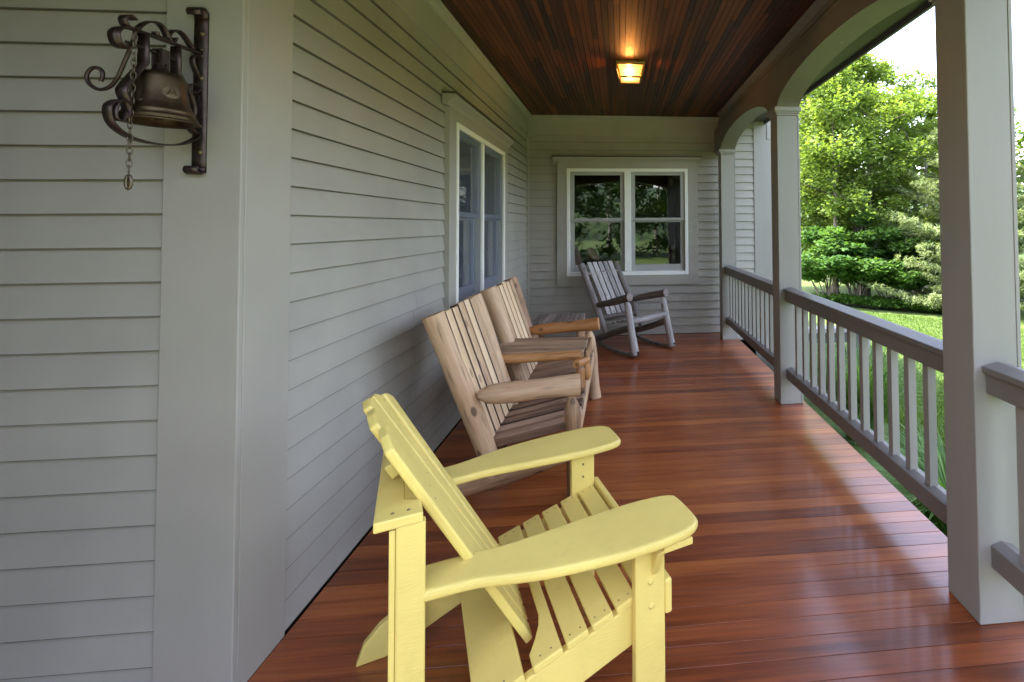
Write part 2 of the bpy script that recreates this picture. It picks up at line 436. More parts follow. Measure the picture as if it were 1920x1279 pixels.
# ------------------------------------------------------------------ light
SUN_DIR = Vector((0.54, -0.06, -0.84)).normalized()     # the way the light travels
w = bpy.data.worlds.new('World'); S.world = w; w.use_nodes = True
nt = w.node_tree; bg = nt.nodes['Background']
sky = nt.nodes.new('ShaderNodeTexSky'); sky.sky_type = 'NISHITA'; sky.sun_disc = False
elev = math.asin(-SUN_DIR.z); sky.sun_elevation = elev
sky.sun_rotation = math.atan2(-SUN_DIR.x, -SUN_DIR.y)
sky.dust_density = 1.5; sky.air_density = 1.0
hs = nt.nodes.new('ShaderNodeHueSaturation'); hs.inputs['Saturation'].default_value = 0.84   # thin summer haze
nt.links.new(sky.outputs[0], hs.inputs['Color'])
hz = nt.nodes.new('ShaderNodeMixRGB'); hz.blend_type = 'MULTIPLY'; hz.inputs[0].default_value = 1.0; hz.inputs[2].default_value = (1.11, 0.965, 0.935, 1)
nt.links.new(hs.outputs[0], hz.inputs[1]); nt.links.new(hz.outputs[0], bg.inputs['Color']); bg.inputs['Strength'].default_value = 0.15
sd = bpy.data.lights.new('sun', 'SUN'); sun = bpy.data.objects.new('sun', sd); COL.objects.link(sun)
sd.energy = 2.0; sd.angle = R(0.5); sd.color = (1.0, 0.94, 0.84)
sun.rotation_euler = SUN_DIR.to_track_quat('-Z', 'Y').to_euler()
S.view_settings.view_transform = 'Standard'; S.view_settings.look = 'None'
S.view_settings.exposure = 3.62; S.view_settings.gamma = 1.0
S.cycles.max_bounces = 10; S.cycles.diffuse_bounces = 6; S.cycles.transparent_max_bounces = 12
S.cycles.use_denoising = True

# ------------------------------------------------------------------ ground
def ground_z(x, y):
    return -0.60-0.055*max(0, x-1.9)*(1 if x < 30 else 30/x)-0.025*min(max(0, y), 40)

mb = MB(); nx = 90
xs = np.concatenate([np.linspace(-120, -10, 12), np.linspace(-8, 30, 50), np.linspace(34, 150, 14)])
ys = np.concatenate([np.linspace(-120, -8, 12), np.linspace(-6, 40, 50), np.linspace(45, 150, 14)])
vs = []
for y in ys:
    for x in xs:
        wv = 0.05*math.sin(x*0.7+y*0.3)+0.04*math.sin(y*0.9-x*0.4) if x > 2.5 else 0
        vs.append((x, y, ground_z(x, y)+wv*min(1, max(0, x-2.5)/3)))
fs = [(j*len(xs)+i, j*len(xs)+i+1, (j+1)*len(xs)+i+1, (j+1)*len(xs)+i) for j in range(len(ys)-1) for i in range(len(xs)-1)]
mb.add(vs, fs, smooth=True); struct(mb.build('lawn', 'lawn'))

mb = MB(); mb.box((-4.5, -3.2, -0.75), (3.2, -0.9, -0.575)); struct(mb.build('bounce_ground', paint('added tan bounce ground', (0.20, 0.19, 0.15), var=0.15, rough=0.9)))  # unseen ground slab added to bounce light into the porch
# ------------------------------------------------------------------ porch floor
def floor_rows(mb, x0, x1, y0, y1, pitch=0.083):
    n = int(round((y1-y0)/pitch)); p = (y1-y0)/n
    for i in range(n):
        cuts = [x0]
        x = x0+random.uniform(0.6, 18)
        while x < x1-0.5:
            cuts.append(x); x += random.uniform(2.6, 6)
        cuts.append(x1)
        for a, b in zip(cuts[:-1], cuts[1:]):
            mb.box((a+0.0006, y0+i*p+0.0014, -0.022), (b-0.0006, y0+(i+1)*p-0.0014, 0.0), 0)
mb = MB(); floor_rows(mb, XL, 1.50, -0.14, YB-0.002); floor_rows(mb, -3.04, XL-0.001, -0.14, YF-0.002)
struct(mb.build('floor', 'floor', bevel=0.0005, seg=1))
mb = MB(); mb.box((XL, -0.13, -0.20), (1.46, YB, -0.0225)); mb.box((-3.04, -0.13, -0.20), (XL-0.002, YF, -0.0225))
mb.box((1.461, -0.14, -0.30), (1.486, YB, -0.024))
struct(mb.build('floor_base', 'darkcap'))

# ------------------------------------------------------------------ porch ceiling
def ceil_rows(mb, x0, x1, y0, y1, pitch=0.0415):
    n = int(round((x1-x0)/pitch)); p = (x1-x0)/n
    for i in range(n):
        y = y0-random.uniform(0, 1.5); a = y0
        r = random.random()
        while a < y1:
            y = y+random.uniform(0.8, 3.2)
            b = min(max(y, a+0.1), y1)
            mb.box((x0+i*p+0.0024, a+0.0005, ZC), (x0+(i+1)*p-0.0024, b-0.0005, ZC+0.018), 1)
            a = b
mb = MB(); ceil_rows(mb, XL, 1.372, 0.13, YB); ceil_rows(mb, -3.04, XL-0.001, 0.13, YF)
struct(mb.build('ceiling', 'ceiling', bevel=0.004, seg=2))
mb = MB(); mb.box((XL, 0.13, ZC+0.010), (1.372, YB, ZC+0.05)); mb.box((-3.04, 0.13, ZC+0.010), (XL-0.001, YF, ZC+0.05))
struct(mb.build('ceiling_backing', 'darkcap'))

# ------------------------------------------------------------------ clapboard walls
EXPO = 0.1065; Z0 = 0.114-2*EXPO
def siding(mb, mapf, s0, s1, z_lo, z_hi, holes=(), lip=0.016):
    """mapf(s, out, z): s along the wall, out = how far proud; wedge shaped courses"""
    k = 0; z = Z0
    while z < z_hi:
        a, b = max(z, z_lo), min(z+EXPO, z_hi)
        if b > z_lo+0.004:
            spans = [(s0, s1)]
            for h0, h1, hz0, hz1 in holes:
                if b > hz0 and a < hz1:
                    spans = [q for s in spans for q in ((s[0], min(s[1], h0)), (max(s[0], h1), s[1])) if q[1]-q[0] > 0.01]
            js = []
            for p, q in spans:
                x = p+random.uniform(0.9, 3.4)
                while x < q-0.5:
                    js.append((p, x-0.0008)); p = x+0.0008; x += random.uniform(1.8, 3.6)
                js.append((p, q))
            for p, q in js:
                lo, hi = lip*(1-(a-z)/EXPO), lip*(1-(b-z)/EXPO)
                r = random.random()
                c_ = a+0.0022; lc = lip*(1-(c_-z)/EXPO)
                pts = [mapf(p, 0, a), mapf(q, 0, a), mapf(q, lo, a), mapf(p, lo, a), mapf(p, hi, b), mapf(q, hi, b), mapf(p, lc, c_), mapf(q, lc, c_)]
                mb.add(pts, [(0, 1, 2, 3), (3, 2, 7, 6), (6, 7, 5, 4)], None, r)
        z += EXPO

# openings (along-wall from, to, z from, to)
LW = (3.60, 5.05, 0.84, 2.205)          # side window opening on Y
EW = (-0.690, 0.905, 0.80, 2.205)       # end window opening on X
long_map = lambda s, o, z: (XL-0.022+o, s, z)
bell_map = lambda s, o, z: (s, YF+0.022-o, z)
end_map = lambda s, o, z: (s, YB+0.022-o, z)

lw = thing('clapboard_wall', 'long clapboard wall along the porch with the narrow tall double window', 'wall', (XL, 4, 0))
mb = MB(); siding(mb, long_map, YF+0.23, YB+0.02, 0.0, 2.66, [LW]); mb.build('siding', 'siding', lw)
mb = MB(); mb.box((XL-0.06, YF+0.02, 0.0), (XL, YF+0.236, 2.66), 2); mb.build('corner_board', 'trim', lw, bevel=0.003)
mb = MB(); mb.box((XL-0.05, YF+0.02, 2.66), (XL, YB+0.04, ZC), 1); mb.build('frieze_board', 'trim', lw, bevel=0.003)
mb = MB()
crown = [(0, 0), (0.055, 0), (0.050, -0.012), (0.030, -0.022), (0.014, -0.045), (0.012, -0.060), (0, -0.060)]
mb.prism(crown, lambda u, v, h: (XL+0.0005+u, h, ZC-0.0005+v), YF+0.02, YB-0.0005, axis=1); mb.build('crown_moulding', 'trim', lw)
mb = MB(); mb.box((XL-0.03, YB-0.022, 0.0), (XL+0.014, YB+0.03, 2.645), 2); mb.build('corner_strip', 'trim', lw, bevel=0.002)

bw = thing('clapboard_wall', 'clapboard wall at left carrying the bronze bell', 'wall', (XL-1, YF, 0))
mb = MB(); siding(mb, bell_map, -3.05, XL-0.22, 0.0, 2.66); mb.build('siding', 'siding', bw)
mb = MB(); mb.box((XL-0.228, YF, 0.0), (XL-0.0005, YF+0.0195, 2.66), 2); mb.build('corner_board', 'trim', bw, bevel=0.003)
mb = MB(); mb.box((-6.2, YF, 2.66), (XL-0.0005, YF+0.0195, ZC), 0); mb.build('frieze_board', 'trim', bw)
mb = MB(); mb.box((-3.15, COLY[0], 0.001), (-3.05, YF-0.001, ZC-0.001)); mb.box((-3.049, COLY[0]+0.02, 0.001), (-1.601, COLY[0]+0.15, 2.38)); mb.build('closing_or_added_wall', 'siding', bw)  # unseen walls added to keep light off the inner column faces
mb = MB(); mb.prism(crown, lambda u, v, h: (h, YF-0.0005-u, ZC-0.0005+v), -3.05, XL+0.05, axis=1); mb.build('crown_moulding', 'trim', bw)

ew = thing('clapboard_wall', 'end clapboard wall behind the grey rocking chair, running out past the porch', 'wall', (0.4, YB, 0))
mb = MB(); siding(mb, end_map, XL-0.02, 1.83, 0.0, 2.66, [EW])
siding(mb, end_map, 1.46, 1.83, 2.66, 3.3); siding(mb, end_map, 1.46, 1.83, -0.9, 0.0); mb.build('siding', 'siding', ew)
mb = MB(); mb.box((1.828, YB, -0.95), (2.07, YB+0.05, 3.4), 2); mb.box((2.012, YB-0.012, 2.62), (2.0702, YB-0.0005, 3.4), 2); mb.build('corner_board', 'column', ew, bevel=0.003)
mb = MB(); mb.box((XL+0.0005, YB, 2.645), (1.455, YB+0.03, ZC), 0); mb.build('frieze_board', 'trim', ew, bevel=0.003)
mb = MB(); mb.prism(crown, lambda u, v, h: (h, YB-0.0005-u, ZC-0.0005+v), XL+0.0005, 1.37, axis=1); mb.build('crown_moulding', 'trim', ew)
mb = MB(); mb.box((2.0705, YB-0.001, -0.95), (2.10, YB+4.5, 3.4)); mb.build('closing_or_added_wall', 'siding', ew)

# windows: built in (s, out, z) on their wall
def window(wall, mapf, o, mull, meet, casing, glass, capx, shade):
    """o = opening; mapf(s, out, z) with out = 0 at the trim face"""
    s0, s1, z0, z1 = o; c0, c1, cz0, cz1 = casing
    bx = lambda mb, a, b, oa, ob, za, zb, ax=0: mb.add(*boxpts(mapf, a, b, oa, ob, za, zb, ax))
    win = MB()
    e = 0.026
    for a, b, za, zb in ((c0, s0, cz0, cz1), (s1, c1, cz0, cz1), (s0, s1, z1, cz1), (s0, s1, cz0, z0)):
        bx(win, a, b, -0.05, e, za, zb, 2 if zb-za > b-a else 0)
    root = win.build('window', 'trim', wall, bevel=0.002)
    fr = MB(); fw_ = 0.036; fo = e+0.007
    bx(fr, s0-0.005, s0+fw_, -0.06, fo, z0-0.005, z1+0.005, 2); bx(fr, s1-fw_, s1+0.005, -0.06, fo, z0-0.005, z1+0.005, 2)
    bx(fr, s0+fw_, s1-fw_, -0.06, fo, z1-fw_, z1+0.005); bx(fr, s0+fw_, s1-fw_, -0.06, fo, z0-0.005, z0+fw_+0.01)
    bx(fr, mull[0], mull[1], -0.06, fo, z0+fw_+0.01, z1-fw_, 2)
    fr.build('frame', 'white', root, bevel=0.003)
    for a, b in ((s0+fw_, mull[0]), (mull[1], s1-fw_)):
        za, zb = z0+fw_+0.01, z1-fw_
        st = 0.055
        up_ = MB()                                   # upper sash, further out
        bx(up_, a, a+st, -0.030, 0.004, meet-0.02, zb, 2); bx(up_, b-st, b, -0.030, 0.004, meet-0.02, zb, 2)
        bx(up_, a+st, b-st, -0.030, 0.004, zb-0.045, zb); bx(up_, a+st, b-st, -0.030, 0.007, meet-0.02, meet+0.018)
        up_.build('sash', 'sash' if not shade else 'sashblue', root, bevel=0.0015)
        lo = MB()
        bx(lo, a, a+st, -0.066, -0.031, za, meet-0.004, 2); bx(lo, b-st, b, -0.066, -0.031, za, meet-0.004, 2)
        bx(lo, a+st, b-st, -0.066, -0.031, za, za+0.085); bx(lo, a+st, b-st, -0.066, -0.031, meet-0.04, meet-0.004)
        lo.build('sash', 'sash' if not shade else 'sashblue', root, bevel=0.0015)
        if shade:
            sc = MB(); bx(sc, a+0.002, b-0.002, 0.014, 0.0155, za+0.002, zb-0.002); sc.build('insect_screen', 'screen', root)
        g1 = MB(); bx(g1, a+st-0.004, b-st+0.004, -0.022, -0.018, meet+0.012, zb-0.040); g1.build('pane', glass, root)
        g2 = MB(); bx(g2, a+st-0.004, b-st+0.004, -0.052, -0.048, za+0.080, meet-0.036); g2.build('pane', glass, root)
    cap = MB()
    prof = [(e-0.03, cz1-0.045), (e+0.003, cz1-0.045), (e+0.012, cz1-0.02), (e+0.03, cz1-0.004), (e+0.05, cz1+0.012), (e+0.055, cz1+0.03), (e-0.03, cz1+0.03)]
    cap.prism(prof, lambda u, v, h: mapf(h, u, v), capx[0]+0.008, capx[1]-0.008, axis=1); cap.build('head_moulding', 'trim', root)
    dc = MB(); bx(dc, capx[0], capx[1], e-0.04, e+0.065, cz1+0.0305, cz1+0.042); dc.build('drip_cap', 'darkcap', root)
    return root

def boxpts(mapf, a, b, oa, ob, za, zb, ax):
    c = [Vector(mapf(s, o, z)) for s in (a, b) for o in (oa, ob) for z in (za, zb)]
    l = [Vector((s, o, z)) for s in (a, b) for o in (oa, ob) for z in (za, zb)]
    if ax == 2: l = [Vector((v.z, v.x, v.y)) for v in l]
    return c, [(0, 1, 3, 2), (4, 6, 7, 5), (0, 4, 5, 1), (2, 3, 7, 6), (0, 2, 6, 4), (1, 5, 7, 3)], l

for wl in (lw, bw, ew):                      # shade line painted along the butt edge of every clapboard course
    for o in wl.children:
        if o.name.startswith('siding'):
            o.data.materials.append(M['lapshade'])
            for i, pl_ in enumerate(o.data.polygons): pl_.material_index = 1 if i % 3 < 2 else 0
window(lw, lambda s, o, z: (XL-0.004+o, s, z), LW, (4.245, 4.295), 1.545, (3.455, 5.195, 0.70, 2.335), 'glass', (3.385, 5.27), 1)
window(ew, lambda s, o, z: (s, YB+0.004-o, z), EW, (0.062, 0.148), 1.535, (-0.82, 1.040, 0.665, 2.325), 'glass', (-0.878, 1.098), 0)

# rooms behind the windows
def room(x0, x1, y0, y1, z0, z1, open_side):
    mb = MB()
    t = 0.05
    if open_side != '-x': mb.box((x0-t, y0-t, z0), (x0, y1+t, z1))
    if open_side != '+x': mb.box((x1, y0-t, z0), (x1+t, y1+t, z1))
    if open_side != '-y': mb.box((x0, y0-t, z0), (x1, y0, z1))
    if open_side != '+y': mb.box((x0, y1, z0), (x1, y1+t, z1))
    mb.box((x0-t, y0-t, z1), (x1+t, y1+t, z1+t))
    r = struct(mb.build('room', 'room'))
    mb = MB(); mb.box((x0-t, y0-t, z0-t), (x1+t, y1+t, z0)); struct(mb.build('room_floor', 'roomfloor'))
room(-5.0, XL-0.085, YF+0.12, YB-0.1, 0.0, 2.6, '+x')
room(XL+0.02, 2.0, YB+0.09, YB+4.2, 0.0, 2.6, '-y')
def curtain(label, p0, p1, zt, zb):
    mb = MB(); n = 40; vs = []; p0, p1 = Vector(p0), Vector(p1); d = (p1-p0); nn = Vector((-d.y, d.x, 0)).normalized()
    for i in range(n+1):
        q = p0+d*(i/n)+nn*0.03*math.sin(i*1.3)
        vs += [(q.x, q.y, zb), (q.x, q.y, zt)]
    mb.add(vs, [(2*i, 2*i+2, 2*i+3, 2*i+1) for i in range(n)], smooth=True)
    o = mb.build('curtain', 'curtain'); tag(o, label, 'curtain', 'curtains behind the side window')
    md = o.modifiers.new('Solidify', 'SOLIDIFY'); md.thickness = 0.003
curtain('pale blue curtain hanging behind the nearer half of the tall side window', (XL-0.16, 3.55, 0), (XL-0.16, 4.02, 0), 2.25, 0.3)
curtain('pale blue curtain hanging behind the farther half of the tall side window', (XL-0.16, 4.75, 0), (XL-0.16, 5.2, 0), 2.25, 0.3)

# house mass and roof
hr = thing('house_roof', 'dark shingled roof over the porch, its eave just showing past the arches', 'roof', (-2, 3, 3.0))
mb = MB()
rz = lambda x: 2.98+(2.0-x)*0.33
mb.prism([(2.0, 2.90), (2.0, 2.985), (-4.6, rz(-4.6)), (-11, 3.2), (-11, 3.0), (-4.6, 3.05), (1.46, 3.0)], lambda u, v, h: (u, h, v), -0.12, YB-0.005, axis=1)
mb.build('roof_slope', 'roof', hr)
mb = MB(); mb.box((1.46, -0.10, 2.865), (1.98, YB-0.005, 2.889)); mb.build('soffit', 'darkcap', hr)
mb = MB(); mb.box((1.975, -0.12, 2.83), (2.0, YB-0.006, 2.899), 1); mb.build('fascia', 'darkwood', hr)
hb = MB(); hb.box((-11, YF+0.3, -0.9), (-5.1, YB+6, 3.0)); hb.box((-11, YB+4.3, -0.9), (2.05, YB+6, 3.3)); hb.box((-5.2, YB+0.1, 2.7), (2.06, YB+6, 3.4)); hb.box((-5.0, YB+0.2, -0.9), (XL-0.1, YB+4.2, 2.6))
tag(hb.build('house_block', 'siding'), 'main block of the house standing behind the porch walls', 'house')

# ------------------------------------------------------------------ columns
def column(y, label):
    t = thing('porch_column', label, 'column', (XC+CW/2, y+CW/2, 0), 0, 'square painted porch columns')
    x0, x1, y0, y1 = XC, XC+CW, y, y+CW
    mb = MB(); mb.box((x0, y0, 0.001), (x1, y1, 2.345), 2); mb.build('shaft', 'column', t, bevel=0.004)
    mb = MB(); mb.box((x1+0.0002, y0-0.0015, 0.001), (x1+0.016, y1-0.01, 2.3455), 2); mb.build('corner_strip', 'column', t, bevel=0.002)
    mb = MB()
    for z0, z1, e in ((2.346, 2.362, 0.007), (2.362, 2.378, 0.016), (2.378, 2.415, 0.026)):
        mb.box((x0-e, y0-e, z0), (x1+e, y1+e, z1), 0)
    mb.build('capital', 'column', t, bevel=0.004)
    return t
column(COLY[1], 'square taupe porch column nearest the camera, cut by the top of the photo')
column(COLY[2], 'square taupe porch column midway along the railing, tall capital in view')
column(COLY[3], 'square taupe porch column standing against the end wall')
column(COLY[0], 'square taupe corner column of the porch behind the camera')

# ------------------------------------------------------------------ arched beam
def arch_pts(y0, y1, zs, rise, n=36):
    m_, h = (y0+y1)/2, (y1-y0)/2
    return [(m_+h*math.cos(math.pi*(1-i/n)), zs+rise*math.sin(math.pi*(1-i/n))) for i in range(n+1)]
def arched_beam(name, label, runs, mapf, rise=0.235):
    t = thing(name, label, 'beam', mapf((runs[0][0]+runs[-1][1])/2, 0.08, 2.4))
    zs, ztop = 2.38, 2.735
    for y0, y1 in runs:
        ap = arch_pts(y0, y1, zs, rise)
        # face panel: between arch and top
        mb = MB(); n = len(ap); vs = []
        for o in (0.0, CW):
            vs += [Vector(mapf(y, o, z)) for y, z in ap]+[Vector(mapf(y, o, ztop)) for y, z in ap]
        fs = []
        for i in range(n-1):
            fs.append((i, i+1, n+i+1, n+i)); fs.append((2*n+i+1, 2*n+i, 3*n+i, 3*n+i+1))
            fs.append((n+i, n+i+1, 3*n+i+1, 3*n+i))
        fs += [(0, n, 3*n, 2*n), (n-1, 3*n-1, 4*n-1, 2*n-1)]
        mb.add(vs, fs); mb.build('arch_panel', 'beam', t)
        mb = MB(); vs = []
        inner = [(y+0.0, z) for y, z in ap]
        c = (y0+y1)/2
        outer = [((y-c)*(1-0.016/((y1-y0)/2))+c, zs+(z-zs)*(1-0.016/rise)-0.0) for y, z in ap]
        for o in (-0.009, CW+0.009):
            vs += [Vector(mapf(y, o, z)) for y, z in inner]+[Vector(mapf(y, o, z)) for y, z in outer]
        fs = []
        for i in range(n-1):
            fs.append((i, i+1, n+i+1, n+i)); fs.append((2*n+i+1, 2*n+i, 3*n+i, 3*n+i+1))
            fs.append((n+i, n+i+1, 3*n+i+1, 3*n+i)); fs.append((i+1, i, 2*n+i, 2*n+i+1))
        mb.add(vs, fs, smooth=False); mb.build('arch_soffit', 'beam', t)
    # posts of beam above the capitals, top band, moulding
    mb = MB()
    edges = [runs[0][0]-CW]+[r for rn in runs for r in rn]+[runs[-1][1]+CW]
    for k in range(0, len(edges), 2):
        a, b = edges[k], edges[k+1]
        if b-a > 0.01: mb.add(*boxpts(mapf, a, b, 0.0005, CW-0.0005, 2.4155, ztop, 0))
    mb.add(*boxpts(mapf, edges[0], edges[-1], 0.060, CW, ztop+0.0005, 3.0, 0))
    mb.build('beam_core', 'beam', t)
    mb = MB()
    prof = [(0.061, 2.7355), (0.015, 2.7355), (0.022, 2.76), (0.020, 2.79), (0.034, 2.82), (0.030, 2.86), (0.0, 2.89), (-0.012, 2.9045), (0.061, 2.9045)]
    mb.prism(prof, lambda u, v, h: mapf(h, u, v), edges[0]+0.09, edges[-1]-0.0005, axis=1); mb.build('beam_moulding', 'beam', t)
    return t
runs = [(COLY[i]+CW, COLY[i+1]) for i in range(3)]
sideb = arched_beam('arched_beam', 'taupe beam with shallow arches over the railing side columns', runs, lambda s, o, z: (XC+o, s, z))
# end piece against the wall
mb = MB(); mb.box((XC+0.001, COLY[3]+CW+0.0005, 2.4155), (XC+CW-0.001, YB-0.0005, 2.7345)); mb.box((XC+0.0605, COLY[3]+CW+0.0005, 2.7365), (XC+CW-0.001, YB-0.0005, 3.0)); mb.build('beam_end', 'beam', sideb)
# front arcade behind the camera (seen only in window reflections)
frx = [XC-CW*0-0.0, -0.93, -3.1, -5.3]
runs2 = [(-3.1+CW, -1.6), (-1.6+CW, XC)]
arched_beam('arched_beam', 'taupe beam with shallow arches along the front of the porch behind the camera', runs2, lambda s, o, z: (s, COLY[0]-0.0+CW-o, z))
for x in (-1.6, -3.1):
    t = thing('porch_column', 'square taupe column on the front edge of the porch behind the camera, %s' % ('nearer the corner' if x > -2 else 'farther from the corner'), 'column', (x+CW/2, COLY[0]+CW/2, 0), 0, 'square painted porch columns')
    mb = MB(); mb.box((x, COLY[0], 0.001), (x+CW, COLY[0]+CW, 2.345), 2); mb.build('shaft', 'column', t, bevel=0.004)
    mb = MB(); mb.box((x-0.026, COLY[0]-0.026, 2.346), (x+CW+0.026, COLY[0]+CW+0.026, 2.415)); mb.build('capital', 'column', t, bevel=0.004)

# hooks in the arches
for y, z, lab in ((2.846, 2.615, 'small screw eye hook under the arch nearest the camera'), (5.08, 2.615, 'small screw eye hook under the far arch by the end wall')):
    mb = MB(); zt = z-0.016
    mb.tube([(1.372, y, zt), (1.372, y, zt-0.012)], 0.002, 6)
    mb.tube([(1.372+0.010*math.sin(a)*1.0, y, zt-0.022+0.010*math.cos(a)) for a in np.linspace(0.3, 5.6, 16)], 0.0022, 6)
    tag(mb.build('screw_hook', 'column'), lab, 'hook', 'screw hooks in the arches')

# ------------------------------------------------------------------ railings
def railing(y0, y1, ys, label, mapf=None):
    mapf = mapf or (lambda s, o, z: (1.375+o, s, z))
    t = thing('porch_railing', label, 'railing', mapf((y0+y1)/2, 0, 0.2), 0, 'porch railings')
    q = lambda mb, *a: mb.add(*boxpts(mapf, *a))
    mb = MB(); pr = [(-0.060, 0.905), (0.060, 0.905), (0.060, 0.928), (0.0, 0.942), (-0.060, 0.928)]
    mb.prism(pr, lambda u, v, h: mapf(h, u, v), y0+0.0005, y1-0.0005, axis=1); mb.build('top_rail', 'trim_h', t, bevel=0.004)
    mb = MB(); q(mb, y0+0.0005, y1-0.0005, -0.044, 0.044, 0.828, 0.9045, 0); mb.build('sub_rail', 'trim_h', t, bevel=0.003)
    mb = MB(); pr = [(-0.042, 0.205), (0.042, 0.205), (0.042, 0.283), (0.0, 0.296), (-0.042, 0.283)]
    mb.prism(pr, lambda u, v, h: mapf(h, u, v), y0+0.0005, y1-0.0005, axis=1); mb.build('bottom_rail', 'trim_h', t, bevel=0.003)
    for y in ys:
        mb = MB(); q(mb, y-0.019, y+0.019, -0.019, 0.019, 0.286, 0.829, 2); mb.build('baluster', 'column', t, bevel=0.002)
railing(COLY[1]+CW, COLY[2], [3.665-0.1455*i for i in range(13)], 'taupe balustrade between the near column and the middle column')
railing(COLY[2]+CW, COLY[3], [5.93-0.1455*i for i in range(14)], 'taupe balustrade between the middle column and the end wall column')
railing(COLY[0]+CW, COLY[1], [1.55-0.1455*i for i in range(10)], 'taupe balustrade at the right edge, running toward the camera from the near column')

# ------------------------------------------------------------------ ceiling lamp
lx, ly = 0.10, 4.33
lp = thing('ceiling_lamp', 'lit brass and glass ceiling lantern on the wooden porch ceiling', 'lamp', (lx, ly, ZC))
mb = MB(); mb.box((lx-0.130, ly-0.130, ZC-0.026), (lx+0.130, ly+0.130, ZC-0.001)); mb.build('ceiling_plate', 'brass', lp, bevel=0.004)
zt, zb, rt_, rb_ = ZC-0.0265, ZC-0.138, 0.120, 0.090
mb = MB()
for sx in (-1, 1):
    for sy in (-1, 1):
        mb.obox((lx+sx*rt_, ly+sy*rt_, zt), (lx+sx*rb_, ly+sy*rb_, zb), 0.012, 0.012)
for r_, z_ in ((rt_, zt-0.006), (rb_, zb)):
    for k in range(4):
        a = [(-1, -1), (1, -1), (1, 1), (-1, 1)]; p, q = a[k], a[(k+1) % 4]
        mb.obox((lx+p[0]*r_, ly+p[1]*r_, z_), (lx+q[0]*r_, ly+q[1]*r_, z_), 0.013, 0.013)
mb.build('frame', 'brass', lp)
mb = MB()
for k in range(4):
    a = [(-1, -1), (1, -1), (1, 1), (-1, 1)]; p, q = a[k], a[(k+1) % 4]
    vs = [(lx+p[0]*rt_, ly+p[1]*rt_, zt-0.008), (lx+q[0]*rt_, ly+q[1]*rt_, zt-0.008), (lx+q[0]*rb_, ly+q[1]*rb_, zb+0.006), (lx+p[0]*rb_, ly+p[1]*rb_, zb+0.006)]
    mb.add(vs, [(0, 1, 2, 3)])
mb.add([(lx-rb_, ly-rb_, zb), (lx+rb_, ly-rb_, zb), (lx+rb_, ly+rb_, zb), (lx-rb_, ly+rb_, zb)], [(0, 1, 2, 3)])
mb.build('glass', 'lampglass', lp)
mb = MB(); mb.lathe([(0.001, -0.036), (0.02, -0.032), (0.030, -0.018), (0.030, 0.0), (0.020, 0.018), (0.013, 0.03)], (lx-0.01, ly-0.02, ZC-0.075), 20); mb.build('bulb', 'bulb', lp)
mb = MB(); mb.tube([(lx+0.028, ly-0.02, ZC-0.066), (lx+0.066, ly-0.02, ZC-0.060)], 0.014, 12); mb.build('socket', 'iron', lp)
pl = bpy.data.lights.new('lamp_light', 'POINT'); po = bpy.data.objects.new('lamp_light', pl); COL.objects.link(po)
pl.energy = 0.75; pl.color = (1.0, 0.36, 0.08); pl.shadow_soft_size = 0.03
po.location = (lx-0.01, ly-0.075, ZC-0.095)

# ------------------------------------------------------------------ bell
BX = -1.316
bl = thing('wall_bell', 'dark bronze bell with pull chain on a scrolled iron wall bracket', 'bell', (BX, YF, 1.88))
mb = MB()
# wall plate with a curl at each end
pp = [(1.611, 2.118), (1.606, 2.128), (1.612, 2.139), (1.624, 2.142), (1.634, 2.132), (1.6365, 2.115), (1.637, 2.10), (1.637, 1.66), (1.6365, 1.645), (1.634, 1.632), (1.624, 1.622), (1.612, 1.625), (1.606, 1.634), (1.611, 1.644)]
pp = smooth_curve(pp, 4)
mb.strap(pp, BX, 0.040, 0.005); mb.build('wall_plate', 'iron', bl)
for z in (2.065, 2.015, 1.995, 1.925, 1.69):
    mb = MB(); mb.lathe([(0.0005, 0.0), (0.004, -0.0005), (0.0055, -0.003), (0.0055, -0.005)], (0, 0, 0), 14)
    mb.v = [(BX+0.006+x, 1.629-zz*1.0-0.0, z+y) for x, y, zz in mb.v]
    mb.build('screw', 'screw' if z < 1.95 or z > 2.05 else 'chain', bl)
arm = smooth_curve([(1.636, 2.003), (1.58, 2.001), (1.50, 1.998), (1.4292, 1.9950), (1.408, 1.992), (1.385, 1.982), (1.374, 1.962), (1.380, 1.942), (1.3955, 1.935), (1.4133, 1.942)], 6)
mb = MB(); mb.strap(arm, BX, 0.012, 0.008); mb.build('arm', 'iron', bl)
mb = MB(); mb.strap(smooth_curve([(1.408, 1.990), (1.388, 1.985), (1.374, 1.966), (1.379, 1.944), (1.3955, 1.934), (1.416, 1.941)], 6), BX, 0.030, 0.004)
mb.strap(smooth_curve([(1.424, 2.020), (1.4072, 2.026), (1.395, 2.012), (1.4037, 1.996), (1.428, 1.994)], 6), BX, 0.022, 0.004)
mb.strap(smooth_curve([(1.4334, 2.000), (1.4506, 2.0219), (1.473, 2.037), (1.4965, 2.039), (1.5138, 2.0253), (1.5192, 2.0084), (1.5046, 2.0016), (1.4879, 2.004), (1.4853, 2.0134)], 6), BX, 0.018, 0.004)
mb.strap(smooth_curve([(1.6059, 2.005), (1.5833, 2.029), (1.5643, 2.0421), (1.5435, 2.0409), (1.5258, 2.0223), (1.5262, 2.0057), (1.5388, 2.0025), (1.5461, 2.0185)], 6), BX, 0.018, 0.004)
mb.strap(smooth_curve([(1.6343, 2.0008), (1.6118, 1.9878), (1.6067, 1.9662), (1.6214, 1.9386), (1.6360, 1.9165), (1.6360, 1.8939), (1.6144, 1.8718), (1.5949, 1.8787), (1.6, 1.8949), (1.6166, 1.8998)], 6), BX, 0.016, 0.004)
mb.build('scrollwork', 'iron', bl)
mb = MB()
